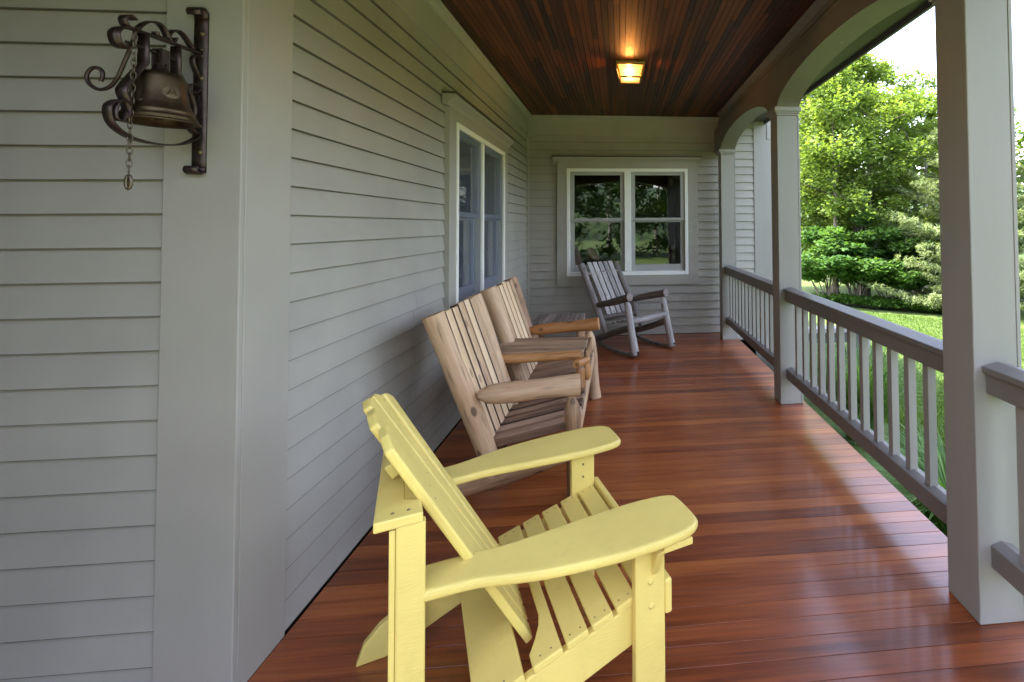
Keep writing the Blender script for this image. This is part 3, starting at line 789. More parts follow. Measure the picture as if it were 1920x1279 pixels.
mb.strap([(1.4513, 1.994), (1.4525, 1.9500), (1.4531, 1.9117), (1.4282, 1.8744), (1.4032, 1.8371), (1.3960, 1.8220), (1.3975, 1.8120), (1.4041, 1.799), (1.4129, 1.782)], BX, 0.028, 0.005)
mb.strap([(1.5498, 1.9945), (1.5512, 1.950), (1.5516, 1.914), (1.5750, 1.8858), (1.5981, 1.8575), (1.6095, 1.8240), (1.6100, 1.8120), (1.6057, 1.7949)], BX, 0.028, 0.005)
mb.strap(smooth_curve([(1.4095, 1.7678), (1.3957, 1.7412), (1.3816, 1.7402), (1.3772, 1.7601), (1.3865, 1.7875), (1.407, 1.7925), (1.4140, 1.7735), (1.4038, 1.7473)], 5), BX, 0.020, 0.004)
mb.strap(smooth_curve([(1.4038, 1.7473), (1.4116, 1.7683), (1.3986, 1.7927), (1.3746, 1.7844), (1.3614, 1.7645), (1.3701, 1.7294), (1.4006, 1.7063), (1.4433, 1.6948), (1.5075, 1.6939), (1.5674, 1.704), (1.6211, 1.7313), (1.6400, 1.7591), (1.6380, 1.7893), (1.6200, 1.7968), (1.5978, 1.776), (1.6122, 1.7519), (1.6300, 1.7469)], 6), BX, 0.022, 0.004)
mb.build('cradle', 'iron', bl)
bc = (BX+0.001, 1.502, 0)
mb = MB(); mb.lathe([(0.001, 1.899), (0.030, 1.8985), (0.046, 1.896), (0.052, 1.889), (0.054, 1.880), (0.0575, 1.850), (0.0625, 1.815), (0.069, 1.795), (0.0735, 1.788), (0.0745, 1.784), (0.073, 1.781),
                     (0.080, 1.772), (0.0825, 1.766), (0.080, 1.7645), (0.087, 1.7590), (0.0885, 1.7555), (0.086, 1.7535), (0.074, 1.757), (0.066, 1.785), (0.054, 1.84), (0.046, 1.888), (0.001, 1.892)], bc, 48)
b_o = mb.build('bell_body', 'bell', bl)
mb = MB(); mb.lathe([(0.001, 1.925), (0.014, 1.924), (0.017, 1.915), (0.020, 1.905), (0.029, 1.8985)], bc, 24)
mb.box((bc[0]-0.014, bc[1]-0.012, 1.915), (bc[0]-0.006, bc[1]+0.012, 1.962)); mb.box((bc[0]+0.006, bc[1]-0.012, 1.915), (bc[0]+0.014, bc[1]+0.012, 1.962))
mb.box((bc[0]-0.014, bc[1]-0.012, 1.9622), (bc[0]+0.014, bc[1]+0.012, 1.967)); mb.tube([(bc[0]-0.02, bc[1], 1.922), (bc[0]+0.02, bc[1], 1.922)], 0.004, 8)
mb.build('yoke', 'iron', bl)
mb = MB(); mb.tube([(BX, 1.405, 1.953), (BX, 1.560, 1.955)], 0.0045, 10); mb.build('axle', 'iron', bl)
mb = MB(); mb.tube([(BX, 1.502, 1.888), (BX, 1.502, 1.79)], 0.004, 8); mb.lathe([(0.001, 1.795), (0.012, 1.786), (0.014, 1.775), (0.009, 1.764), (0.001, 1.762)], bc, 16); mb.build('clapper', 'iron', bl)
# badge and rivets on the bell, facing the camera and the porch
bd = Vector((0.62, -0.78, 0)).normalized()
mb = MB()
def on_bell(a, z, out=0.0015):
    r = np.interp(z, [1.795, 1.815, 1.85, 1.88], [0.069, 0.0625, 0.0575, 0.054])+out
    return Vector((bc[0]+math.cos(a)*r, bc[1]+math.sin(a)*r, z))
a0 = -0.45
for k in range(24):
    pass
vs = [on_bell(a0, 1.836, 0.0025)]+[on_bell(a0+0.33*math.cos(t), 1.836+0.0165*math.sin(t), 0.001) for t in np.linspace(0, 2*math.pi, 24, endpoint=False)]
mb.add(vs, [(0, i+1, (i+1) % 24+1) for i in range(24)], smooth=True)
bdg = mb.build('badge', 'badge', bl)
mb = MB()
mb.tube([on_bell(a0-0.14, 1.828, 0.003), on_bell(a0-0.08, 1.843, 0.003), on_bell(a0+0.0, 1.832, 0.003), on_bell(a0+0.08, 1.845, 0.003), on_bell(a0+0.14, 1.829, 0.003)], 0.0013, 6)
mb.build('emblem', 'badge', bdg)
for a, z in ((-1.75, 1.803), (-1.45, 1.806)):
    mb = MB(); p = on_bell(a, z, 0.0); q = on_bell(a, z, 0.006); mb.tube([p, q], [0.005, 0.0035], 10); mb.build('rivet', 'badge', bl)
k = 1.43/1.37
lever = [(-1.2615, 1.9686), (-1.2719, 1.9264), (-1.2861, 1.8863), (-1.3004, 1.8485), (-1.3149, 1.8253), (-1.3333, 1.8146), (-1.352, 1.8163), (-1.3691, 1.8305), (-1.3742, 1.849), (-1.3663, 1.8658), (-1.3533, 1.8712), (-1.3401, 1.8643), (-1.3369, 1.8498), (-1.3413, 1.8352)]
lever = smooth_curve([(x*k, 1.43, 1.45+(z-1.45)*k) for x, z in lever], 6)
mb = MB(); mb.tube(lever, 0.0048, 10); mb.build('lever', 'iron', bl)
k = 1.415/1.36
ch = [(-1.2537, 1.9560), (-1.2543, 1.9059), (-1.2549, 1.8478), (-1.2574, 1.7898), (-1.2597, 1.7238), (-1.2594, 1.6744), (-1.2594, 1.6251), (-1.2607, 1.5964)]
ch = [Vector((x*k, 1.415, 1.45+(z-1.45)*k)) for x, z in ch]
mb = MB(); tot = [0]
for a, b in zip(ch[:-1], ch[1:]): tot.append(tot[-1]+(b-a).length)
nl = int(tot[-1]/0.0165)
for i in range(nl):
    s_ = tot[-1]*(i+0.5)/nl
    p = Vector([np.interp(s_, tot, [c[j] for c in ch]) for j in range(3)])
    an = 0.5+i*1.57+random.uniform(-.3, .3); ax = Vector((math.cos(an), math.sin(an), 0))
    mb.tube([p+ax*0.0052*math.cos(t)+Vector((0, 0, 0.0118*math.sin(t))) for t in np.linspace(0, 2*math.pi, 12, endpoint=False)], 0.0015, 5, closed=True)
mb.tube([p+Vector((0.006*math.cos(t), 0, -0.034+0.018*math.sin(t))) for t in np.linspace(0, 2*math.pi, 16, endpoint=False)], 0.0042, 8, closed=True)
mb.build('pull_chain', 'chain', bl)

# ------------------------------------------------------------------ yellow armchair
HD = R(22.0)
ya = thing('adirondack_chair', 'bright yellow painted wooden garden chair in the foreground', 'chair', (-0.0417, 1.7555, 0), HD, world=False)
# legs
LEGH = 0.517
for nm, x0, x1, y0, y1, z1 in (('front_leg', -0.048, 0.049, -0.335, -0.305, LEGH), ('front_leg', -0.048, 0.049, 0.305, 0.335, LEGH),
                               ('rear_leg', -0.658, -0.592, -0.285, -0.258, 0.722), ('rear_leg', -0.658, -0.592, 0.2065, 0.2335, 0.722)):
    mb = MB(); mb.box((x0, y0, 0.0), (x1, y1, z1), 2); lg = mb.build(nm, 'yellow', ya, bevel=0.005)
    if nm == 'rear_leg':
        mb = MB(); s = -1 if y0 < 0 else 1
        mb.box((-0.672, y0+0.003, 0.13), (-0.6585, y1-0.003, 0.715), 2); mb.build('batten', 'yellow', lg, bevel=0.002)
# side stringers
prof = [(0.049, 0.362), (-0.20, 0.290), (-0.43, 0.224), (-0.55, 0.188), (-0.66, 0.142), (-0.72, 0.108), (-0.765, 0.062), (-0.787, 0.0), (-0.70, 0.0), (-0.60, 0.040), (-0.43, 0.108), (-0.20, 0.172), (0.049, 0.246)]
for y0 in (-0.304, 0.277):
    mb = MB(); mb.prism(prof, lambda u, v, h: (u, h, v), y0, y0+0.027); mb.build('side_rail', 'yellow', ya, bevel=0.004)
# seat slats
sl = 0.288; un = Vector((1, 0, sl)).normalized(); nn_ = Vector((-sl, 0, 1)).normalized()
zs_ = lambda x: 0.3475+sl*x
def seat_slat(x0, x1, notch=False, t=0.022, ye=0.308, name='seat_slat'):
    if notch:
        pts = [(x1, -ye), (x1, ye), (x0, ye)]
        pts += [(x0+0.050*math.sin(math.pi*max(0, min(1, (0.26-abs(y))/0.12))*0.5)**1.0, y) for y in np.linspace(0.26, -0.26, 15)]
        pts += [(x0, -ye)]
    else: pts = [(x0, -ye), (x1, -ye), (x1, ye), (x0, ye)]
    mb = MB(); mb.prism(pts, lambda u, v, h: (u-nn_.x*0+nn_.x*h, v, zs_(u)+nn_.z*h), 0.0005, t, axis=1)
    o = mb.build(name, 'yellow', ya, bevel=0.004)
    for y in (-ye+0.022, ye-0.022):
        for xx in ((x0+x1)/2-0.015, (x0+x1)/2+0.015):
            sc = MB(); sc.lathe([(0.0003, 0.0010), (0.0024, 0.0008), (0.0029, 0)], (0, 0, 0), 10)
            sc.v = [(xx+a+nn_.x*(t+0.0002+c), y+b, zs_(xx)+nn_.z*(t+0.0002+c)) for a, b, c in sc.v]
            sc.build('screw', 'screw', o)
xs_ = 0.045
for i in range(4): seat_slat(xs_-0.062, xs_); xs_ -= 0.0735
seat_slat(xs_-0.080, xs_, True)
seat_slat(-0.475, -0.352, False, name='back_base_board')
mb = MB(); mb.box((0.0495, -0.335, 0.292), (0.073, 0.335, 0.392), 1); mb.build('front_apron', 'yellow', ya, bevel=0.006)
# back slats in the reclined plane
B0 = Vector((-0.318, 0, 0.268)); bu = Vector((-0.516, 0, 0.857)); bn = Vector((0.857, 0, 0.516))
slat_u = [0.0]
def bkpt(u, v, h): q = B0+bu*v+bn*(h+(0.42*slat_u[0]**2-0.060*slat_u[0])*v/0.78); return (q.x, u, q.z)
top = lambda y: 0.805-1.05*y*y-0.10*abs(y)
for i in range(5):
    c0 = (-2+i)*0.072; c1 = (-2+i)*0.100
    w0, w1 = 0.0590, 0.0815
    tl = 0.68
    a1, b1 = c1-w1/2, c1+w1/2; slat_u[0] = c1
    pts = [(c0-w0/2, -0.03), (c0+w0/2, -0.03), (b1, tl*0.9 if False else top(b1)-0.004), ((a1+b1)/2, top((a1+b1)/2)+0.002), (a1, top(a1)-0.004)]
    mb = MB(); mb.prism(pts, bkpt, -0.024, 0.0, axis=1); o = mb.build('back_slat', 'yellow', ya, bevel=0.006)
    for v in (0.50, 0.535) if False else (0.515,):
        sc = MB(); sc.lathe([(0.0003, 0.0010), (0.0024, 0.0008), (0.0029, 0)], (0, 0, 0), 10)
        cc = (c0+(c1-c0)*0.7)
        sc.v = [tuple(Vector(bkpt(cc+a, v+b, 0.0002+c))) for a, b, c in sc.v]
        sc.build('screw', 'screw', o)
slat_u[0] = 0.0
mb = MB(); mb.prism([(-0.10, 0.60), (0.10, 0.60), (0.10, 0.64), (-0.10, 0.64)], bkpt, -0.052, -0.0300); mb.build('back_rail', 'yellow', ya, bevel=0.004)
# plank on the rear legs behind the back
mb = MB(); mb.prism([(-0.705, -0.292), (-0.598, -0.292), (-0.602, -0.225), (-0.640, -0.205), (-0.645, 0.236), (-0.705, 0.236)], lambda u, v, h: (u, v, h), 0.7225, 0.748, axis=1); o = mb.build('back_support', 'yellow', ya, bevel=0.004)
for xx in (-0.665, -0.63):
    sc = MB(); sc.lathe([(0.0003, 0.0012), (0.004, 0.001), (0.0045, 0)], (xx, -0.265, 0.7482), 10); sc.build('screw', 'screw', o)
# arms
armp = smooth_curve([(0.115, -0.172), (0.150, -0.186), (0.163, -0.215), (0.163, -0.325), (0.148, -0.356), (0.110, -0.376), (0.040, -0.386), (-0.05, -0.385), (-0.14, -0.378), (-0.30, -0.352), (-0.40, -0.322), (-0.48, -0.297), (-0.58, -0.287),
                     (-0.628, -0.280), (-0.655, -0.255), (-0.660, -0.222), (-0.640, -0.190), (-0.600, -0.172), (-0.50, -0.175), (-0.40, -0.184), (-0.30, -0.180), (-0.15, -0.168), (0.0, -0.162), (0.09, -0.168)], 3)
def arm_ob(sgn, dy):
    mb = MB(); poly = [(u, sgn*v+dy) for u, v in armp]
    if sgn < 0: poly = poly[::-1]
    mb.prism(poly, lambda u, v, h: (u, v, h+0.006*max(0, u+0.1)), LEGH+0.0012, LEGH+0.030); mb.build('armrest', 'yellow', ya, bevel=0.011, seg=3)
arm_ob(1, 0.0); arm_ob(-1, 0.090)
for s, dy in ((-1, 0), (1, 0.0)):
    mb = MB(); mb.prism([(-0.3355 if s < 0 else 0.3355, 0.508), (s*0.378, 0.508), (s*0.338, 0.425), (-0.3355 if s < 0 else 0.3355, 0.425)], lambda u, v, h: (h, u, v), 0.004, 0.026)
    mb.build('arm_bracket', 'yellow', ya, bevel=0.002)
    mb = MB(); mb.box((0.0275, min(s*0.336, s*0.372), 0.497), (0.125, max(s*0.336, s*0.372), 0.5168)); mb.build('arm_cleat', 'yellow', ya, bevel=0.003)
for (x, y, z) in ((0.0, -0.3355, 0.405), (0.002, -0.3355, 0.335), (0.0, 0.3045, 0.470), (0.0, 0.3045, 0.42)):
    big = y < 0
    mb = MB(); mb.lathe([(0.0005, 0.004), (0.004, 0.0038), (0.008 if big else 0.004, 0.002), (0.0085 if big else 0.0045, 0)], (0, 0, 0), 16)
    mb.v = [(x+a, y-c, z+b) for a, b, c in mb.v]; mb.build('bolt', 'yellow' if big else 'screw', ya)

# ------------------------------------------------------------------ log settee (two seats and a table, all one frame)
st = thing('log_settee', 'two-seat tan log settee with a small table joining the seats', 'settee', (-0.55, 3.4, 0))
def part(name, mat, f, parent=st, bevel=0):
    mb = MB(); f(mb); return mb.build(name, mat, parent, bevel=bevel)
M['gapshade'] = wood('brown slat edge with gap shade', (0.045, 0.024, 0.012), (0.13, 0.07, 0.036), (0.24, 0.14, 0.075), rough=0.8, grain=(4, 50, 50), bump=0.4)  # brown slat sides, darkened to paint in the shade of the gaps
def flank(ob, ax):
    """darker brown given to the sawn sides of a slat"""
    ob.data.materials.append(M['gapshade'])
    for p_ in ob.data.polygons:
        if abs(p_.normal[ax]) > 0.75 and p_.area > 0.004: p_.material_index = 1
    return ob
bt = lambda y, t, dx=0: Vector((-0.655-0.30*t+dx, y, 0.13+0.872*t))   # along a back post, t 0..1
for yb, ytop in ((2.640, 2.595), (3.235, 3.225), (3.615, 3.600), (4.270, 4.290)):
    def f(mb):
        a, b = bt(yb, 0), bt(ytop, 1.0); mb.log(a, b, 0.052, 0.055, n=12, seg=16)
    part('back_post', 'log', f)
for y0, y1 in ((2.655, 3.175), (3.665, 4.235)):
    n = 5; wv = (y1-y0)/n
    for i in range(n):
        yc = y0+wv*(i+0.5)
        def f(mb):
            a = bt(yc, 0.215, 0.022); b = bt(yc-0.01, 1.0+random.uniform(-.008, .008), 0.022)
            d = (b-a).normalized(); nrm = Vector((d.z, 0, -d.x))
            h = wv/2-0.007
            poly = [(-h, -0.034), (h, -0.034), (h, 0.006), (h*0.88, 0.014), (h*0.5, 0.020), (-h*0.5, 0.020), (-h*0.88, 0.014), (-h, 0.006)]
            Lg = (b-a).length; r = random.random(); off = []
            vs = []; g = []
            for k_ in range(2):
                for u, v in poly:
                    vs.append((a if k_ == 0 else b)+Vector((0, u, 0))+nrm*v); g.append(Vector((k_*Lg, u, v)))
            m_ = len(poly)
            fs = [tuple(range(m_-1, -1, -1)), tuple(range(m_, 2*m_))]+[(q, (q+1) % m_, m_+(q+1) % m_, m_+q) for q in range(m_)]
            mb.add(vs, fs, g, r)
        flank(part('back_slat', 'slat', f), 1)
for y0, y1 in ((2.665, 3.20), (3.63, 4.20)):
    n = 5; wv = (y1-y0)/n
    for i in range(n):
        yc = y0+wv*(i+0.5)
        def f(mb):
            a = Vector((-0.70, yc, 0.296)); b = Vector((-0.225, yc, 0.395))
            d = (b-a).normalized(); nrm = Vector((-d.z, 0, d.x)); h = wv/2-0.008
            poly = [(-h, -0.026), (h, -0.026), (h, 0.004), (h*0.85, 0.012), (h*0.4, 0.018), (-h*0.4, 0.018), (-h*0.85, 0.012), (-h, 0.004)]
            vs = []; g = []; Lg = (b-a).length
            for k_ in range(2):
                for u, v in poly:
                    vs.append((a if k_ == 0 else b)+Vector((0, u, 0))+nrm*v); g.append(Vector((k_*Lg, u, v)))
            m_ = len(poly)
            fs = [tuple(range(m_)), tuple(range(2*m_-1, m_-1, -1))]+[((q+1) % m_, q, m_+q, m_+(q+1) % m_) for q in range(m_)]
            mb.add(vs, fs, g)
        flank(part('seat_slat', 'seatwood', f), 1)
part('front_post', 'log', lambda mb: mb.log((-0.245, 2.640, 0.0), (-0.262, 2.625, 0.545), 0.040, 0.043, taper1=0.22, n=12))
part('front_post', 'log', lambda mb: mb.log((-0.206, 4.160, 0.0), (-0.265, 4.160, 0.560), 0.047, 0.044, taper1=0.22, n=12))
part('armrest', 'log', lambda mb: mb.log((-0.735, 2.600, 0.585), (-0.220, 2.665, 0.590), 0.050, 0.056, taper0=0.22, n=12, seg=16))
part('armrest', 'orange', lambda mb: mb.log((-0.78, 4.230, 0.555), (-0.185, 4.190, 0.620), 0.042, 0.052, taper0=0.2, n=12, seg=16))
part('side_log', 'log', lambda mb: mb.log((-0.235, 2.640, 0.265), (-0.945, 2.640, 0.055), 0.046, 0.052, taper1=0.15, n=12))
part('side_log', 'log', lambda mb: mb.log((-0.235, 4.220, 0.265), (-0.945, 4.240, 0.055), 0.046, 0.052, taper1=0.15, n=12))
part('side_log', 'log', lambda mb: mb.log((-0.262, 3.270, 0.285), (-0.90, 3.270, 0.100), 0.040, 0.042, n=10))
part('side_log', 'log', lambda mb: mb.log((-0.262, 3.580, 0.285), (-0.90, 3.580, 0.100), 0.040, 0.042, n=10))
part('front_stretcher', 'log', lambda mb: mb.obox((-0.235, 2.690, 0.335), (-0.235, 4.115, 0.355), 0.035, 0.085), bevel=0.012)
part('rear_stretcher', 'log', lambda mb: mb.log((-0.67, 2.66, 0.225), (-0.67, 4.24, 0.225), 0.035, n=14))
# table
tt = part('tabletop', 'tablewood', lambda mb: [mb.box((-0.86+0.02*abs(i-1.5), 3.295+0.098*i, 0.565), (-0.235-0.008*(i == 0), 3.295+0.098*(i+1)-0.003, 0.622+0.002*(i % 2)), 0) for i in range(4)], bevel=0.008)
part('table_edge_log', 'orange', lambda mb: mb.log((-0.835, 3.290, 0.583), (-0.265, 3.290, 0.583), 0.030, 0.030, n=10, seg=12), tt)
part('table_end_board', 'log', lambda mb: mb.prism([(3.29, 0.56), (3.29, 0.615), (3.685, 0.618), (3.685, 0.50)], lambda u, v, h: (h, u, v), -0.234, -0.212), tt, bevel=0.006)
part('table_leg', 'orange', lambda mb: mb.log((-0.255, 3.235, 0.345), (-0.262, 3.235, 0.535), 0.034, 0.030, taper0=0.3, taper1=0.25), tt)
part('table_leg', 'orange', lambda mb: mb.log((-0.235, 3.42, 0.39), (-0.235, 3.42, 0.545), 0.030, 0.028, taper0=0.2), tt)
part('table_bearer', 'orange', lambda mb: mb.log((-0.285, 3.20, 0.550), (-0.225, 3.32, 0.555), 0.026, 0.026, n=6), tt)

# ------------------------------------------------------------------ grey rocking chair
RH = R(-50.5)
rc = thing('rocking_chair', 'weathered silver-grey log rocking chair beneath the end window', 'rocking chair', (0.075, 5.90, 0), RH, world=False)
def rp_(name, mat, f, bevel=0, label=None):
    mb = MB(); f(mb); return mb.build(name, mat, rc, bevel=bevel, label=label)
for s in (-1, 1):
    y = s*0.283
    rp_('front_post', 'grey', lambda mb: mb.log((0.490, y, 0.028), (0.338, y, 0.605), 0.043, 0.038, taper1=0.12, n=11))
    rp_('armrest', 'greydark', lambda mb: mb.log((-0.235, y*1.0, 0.492), (0.395, y*0.99, 0.650), 0.035, 0.046, taper0=0.1, n=11))
    rp_('back_post', 'grey', lambda mb: mb.log((-0.02, s*0.272, 0.165), (-0.548, s*0.285, 0.962), 0.037, 0.042, n=12))
    rp_('side_log', 'greydark', lambda mb: mb.log((0.40, y*0.98, 0.315), (-0.255, y*0.98, 0.080), 0.037, 0.037, n=10))
    def rk(mb):
        pts = [(0.515, 0.040), (0.42, 0.024), (0.30, 0.016), (0.17, 0.016), (0.04, 0.024), (-0.10, 0.045), (-0.22, 0.078), (-0.30, 0.108)]
        pts = smooth_curve(pts, 3)
        top_ = [(x, z+0.018) for x, z in pts]; bot_ = [(x, z-0.016) for x, z in reversed(pts)]
        n = len(pts)
        for i in range(n-1):
            mb.prism([pts[i], pts[i+1], (pts[i+1][0], pts[i+1][1]+0.034), (pts[i][0], pts[i][1]+0.034)], lambda u, v, h: (u, h, v-0.016), y-0.020, y+0.020, rnd=0.4)
    rp_('rocker', 'greydark', rk)
    rp_('bracket', 'iron', lambda mb: mb.box((0.508, y-0.014, 0.028), (0.534, y+0.014, 0.075)), bevel=0.002)
d_ = Vector((-0.528, 0, 0.797)).normalized(); n_ = Vector((0.797, 0, 0.528)).normalized()
for i in range(5):
    yc = (-2+i)*0.083
    rp_('back_slat', 'grey', lambda mb: mb.obox(Vector((-0.155, yc*0.96, 0.370))+n_*0.02, Vector((-0.556, yc, 0.975))+n_*0.02, 0.064, 0.020, up=n_), bevel=0.003)
rp_('back_rail', 'greydark', lambda mb: mb.log((-0.475, -0.27, 0.855), (-0.475, 0.27, 0.855), 0.024, n=6))
rp_('back_rail', 'greydark', lambda mb: mb.log((-0.150, -0.27, 0.345), (-0.150, 0.27, 0.345), 0.032, n=6))
rp_('seat_rail', 'grey', lambda mb: mb.log((0.395, -0.27, 0.385), (0.395, 0.27, 0.385), 0.036, n=8))
for i in range(5):
    xx = -0.08+0.092*i
    rp_('seat_slat', 'grey', lambda mb: mb.box((xx, -0.25, 0.285+0.022*i), (xx+0.078, 0.25, 0.307+0.022*i), 1), bevel=0.004)

# ------------------------------------------------------------------ small slatted side table in the corner
sb = thing('side_table', 'low dark weathered slatted table in the corner behind the settee', 'table', (-0.62, 5.08, 0))
def tp(name, mat, f, bevel=0):
    mb = MB(); f(mb); return mb.build(name, mat, sb, bevel=bevel)
for i in range(10):
    x = -0.875+i*0.050
    tp('top_slat', 'greydark', lambda mb: mb.box((x, 4.85, 0.478), (x+0.044, 5.36, 0.500), 1), bevel=0.003)
tp('apron', 'orange', lambda mb: mb.log((-0.87, 4.88, 0.452), (-0.385, 4.88, 0.452), 0.024, n=8))
tp('apron', 'log', lambda mb: mb.log((-0.87, 5.33, 0.452), (-0.385, 5.33, 0.452), 0.024, n=8))
for x in (-0.84, -0.41):
    for y in (4.92, 5.29): tp('leg', 'log', lambda mb: mb.log((x, y, 0), (x, y, 0.476), 0.028, n=8))

# ------------------------------------------------------------------ vegetation
def leaf_mesh(name, mat, pts, size, norm_up=0.6, aspect=0.6, rnd=None, parent=None, elong=None, jitter=0.35):
    """pts: (n,3) leaf centres; one bent leaf of two quads-ish (4 verts) each"""
    n = len(pts); pts = np.asarray(pts, float)
    nr = rng.normal(size=(n, 3)); nr[:, 2] = np.abs(nr[:, 2])+norm_up*2
    nr /= np.linalg.norm(nr, axis=1)[:, None]
    a = rng.normal(size=(n, 3)) if elong is None else elong+rng.normal(size=(n, 3))*jitter
    a -= nr*(a*nr).sum(1)[:, None]; a /= np.linalg.norm(a, axis=1)[:, None]
    b = np.cross(nr, a)
    sz = size*(0.6+0.8*rng.random(n))[:, None]
    P0 = pts-a*sz*0.5; P1 = pts+b*sz*aspect*0.5-nr*sz*0.08; P2 = pts+a*sz*0.5-nr*sz*0.15; P3 = pts-b*sz*aspect*0.5-nr*sz*0.08
    V = np.stack([P0, P1, P2, P3], 1).reshape(-1, 3)
    o = np.array(parent.location) if parent is not None and parent.get('_world') else np.zeros(3)
    V = V-o
    me = bpy.data.meshes.new(name); me.vertices.add(4*n); me.vertices.foreach_set('co', V.astype(np.float32).ravel())
    me.loops.add(4*n); me.loops.foreach_set('vertex_index', np.arange(4*n, dtype=np.int32))
    me.polygons.add(n); me.polygons.foreach_set('loop_start', np.arange(0, 4*n, 4, dtype=np.int32))
    at = me.attributes.new('rnd', 'FLOAT', 'FACE'); r = rng.random(n) if rnd is None else np.clip(rnd+0.25*(rng.random(n)-.5), 0, 1)
    at.data.foreach_set('value', r.astype(np.float32))
    me.materials.append(M[mat]); me.update(calc_edges=True); me.validate()
    ob = bpy.data.objects.new(name, me); COL.objects.link(ob)
    if parent is not None: ob.parent = parent
    return ob

def clump(centers, radii, count, flat=0.6, shell=0.35):
    """leaf points around clump centres"""
    k = len(centers); idx = rng.integers(0, k, count)
    d = rng.normal(size=(count, 3)); d /= np.linalg.norm(d, axis=1)[:, None]
    r = (shell+(1-shell)*rng.random(count)**0.7)
    r = np.where(rng.random(count) < .3, rng.random(count), r)
    p = np.asarray(centers)[idx]+d*(r*np.asarray(radii)[idx])[:, None]*np.array([1, 1, flat])
    return p, idx

def broadleaf(label, base, height, crown_r, crown_z0, nleaf, size, mat='maple', bark='bark', trunk_r=0.2, nb=26, lean=(0, 0), group=None, clump_r=0.75, multi=1, flat=0.7, fork=0.35, mid=0.4):
    bz = ground_z(base[0], base[1])-0.1
    t = thing('broadleaf_tree', label, 'tree', (base[0], base[1], bz), 0, group)
    B = Vector((base[0], base[1], bz)); mb = MB(); ends = []; rads = []
    for ms in range(multi):
        ang = ms*2.2+0.6; sp = 0.0 if multi == 1 else 0.16
        topP = B+Vector((lean[0]+math.cos(ang)*sp*height*0.6, lean[1]+math.sin(ang)*sp*height*0.6, height*0.93))
        tr = []
        for i in range(13):
            q = i/12; p = B+(topP-B)*q+Vector((math.sin(q*5+ms)*0.15, math.cos(q*4+ms)*0.15, 0))*q
            tr.append(p)
        mb.tube(tr, [trunk_r*(1.25 if i == 0 else 1)*(1-0.88*i/12)/(1 if multi == 1 else 1.25) for i in range(13)], 9, wob=0.12)
        for k in range(nb//multi):
            q = crown_z0/height+(1-crown_z0/height)*(k+0.5)/(nb//multi)*0.97
            i = q*12; i0 = min(int(i), 11); p = tr[i0].lerp(tr[i0+1], i-i0)
            an = k*2.39996+ms+random.uniform(-.4, .4)
            prof = math.sin(math.pi*min(1, max(0.06, ((q-crown_z0/height)/(1-crown_z0/height))*0.80+0.2)))**0.7
            ln = crown_r*prof*random.uniform(0.7, 1.1)
            e = p+Vector((math.cos(an)*ln, math.sin(an)*ln, ln*random.uniform(0.1, 0.55)))
            m_ = p.lerp(e, 0.5)+Vector((0, 0, ln*0.07))
            r0 = max(0.012, trunk_r*0.35*(1-q*0.8)); mb.tube([p, m_, e], [r0, r0*0.6, r0*0.15], 6, wob=0.1)
            for sset in (1.0, 0.84, 0.66, 0.5, 0.35):
                c = p.lerp(e, sset)+Vector((random.uniform(-.4, .4), random.uniform(-.4, .4), random.uniform(-.2, .35)))*clump_r*(1.2 if sset < 1 else 0.5)
                ends.append(c); rads.append(clump_r*random.uniform(0.45, 0.95)*(0.65+0.5*prof))
            for sub in range(2):
                e2 = m_+Vector((random.uniform(-1, 1), random.uniform(-1, 1), random.uniform(0.1, .9)))*ln*0.38
                mb.tube([m_, e2], [r0*0.4, r0*0.1], 5); ends.append(e2); rads.append(clump_r*random.uniform(0.5, 0.9))
    mb.build('trunk', bark, t)
    p, idx = clump(ends, rads, nleaf, flat)
    tone = rng.random(len(ends))[idx]*0.5+0.25
    leaf_mesh('crown', mat, p, size, 0.55, 0.7, tone, t)
    return t

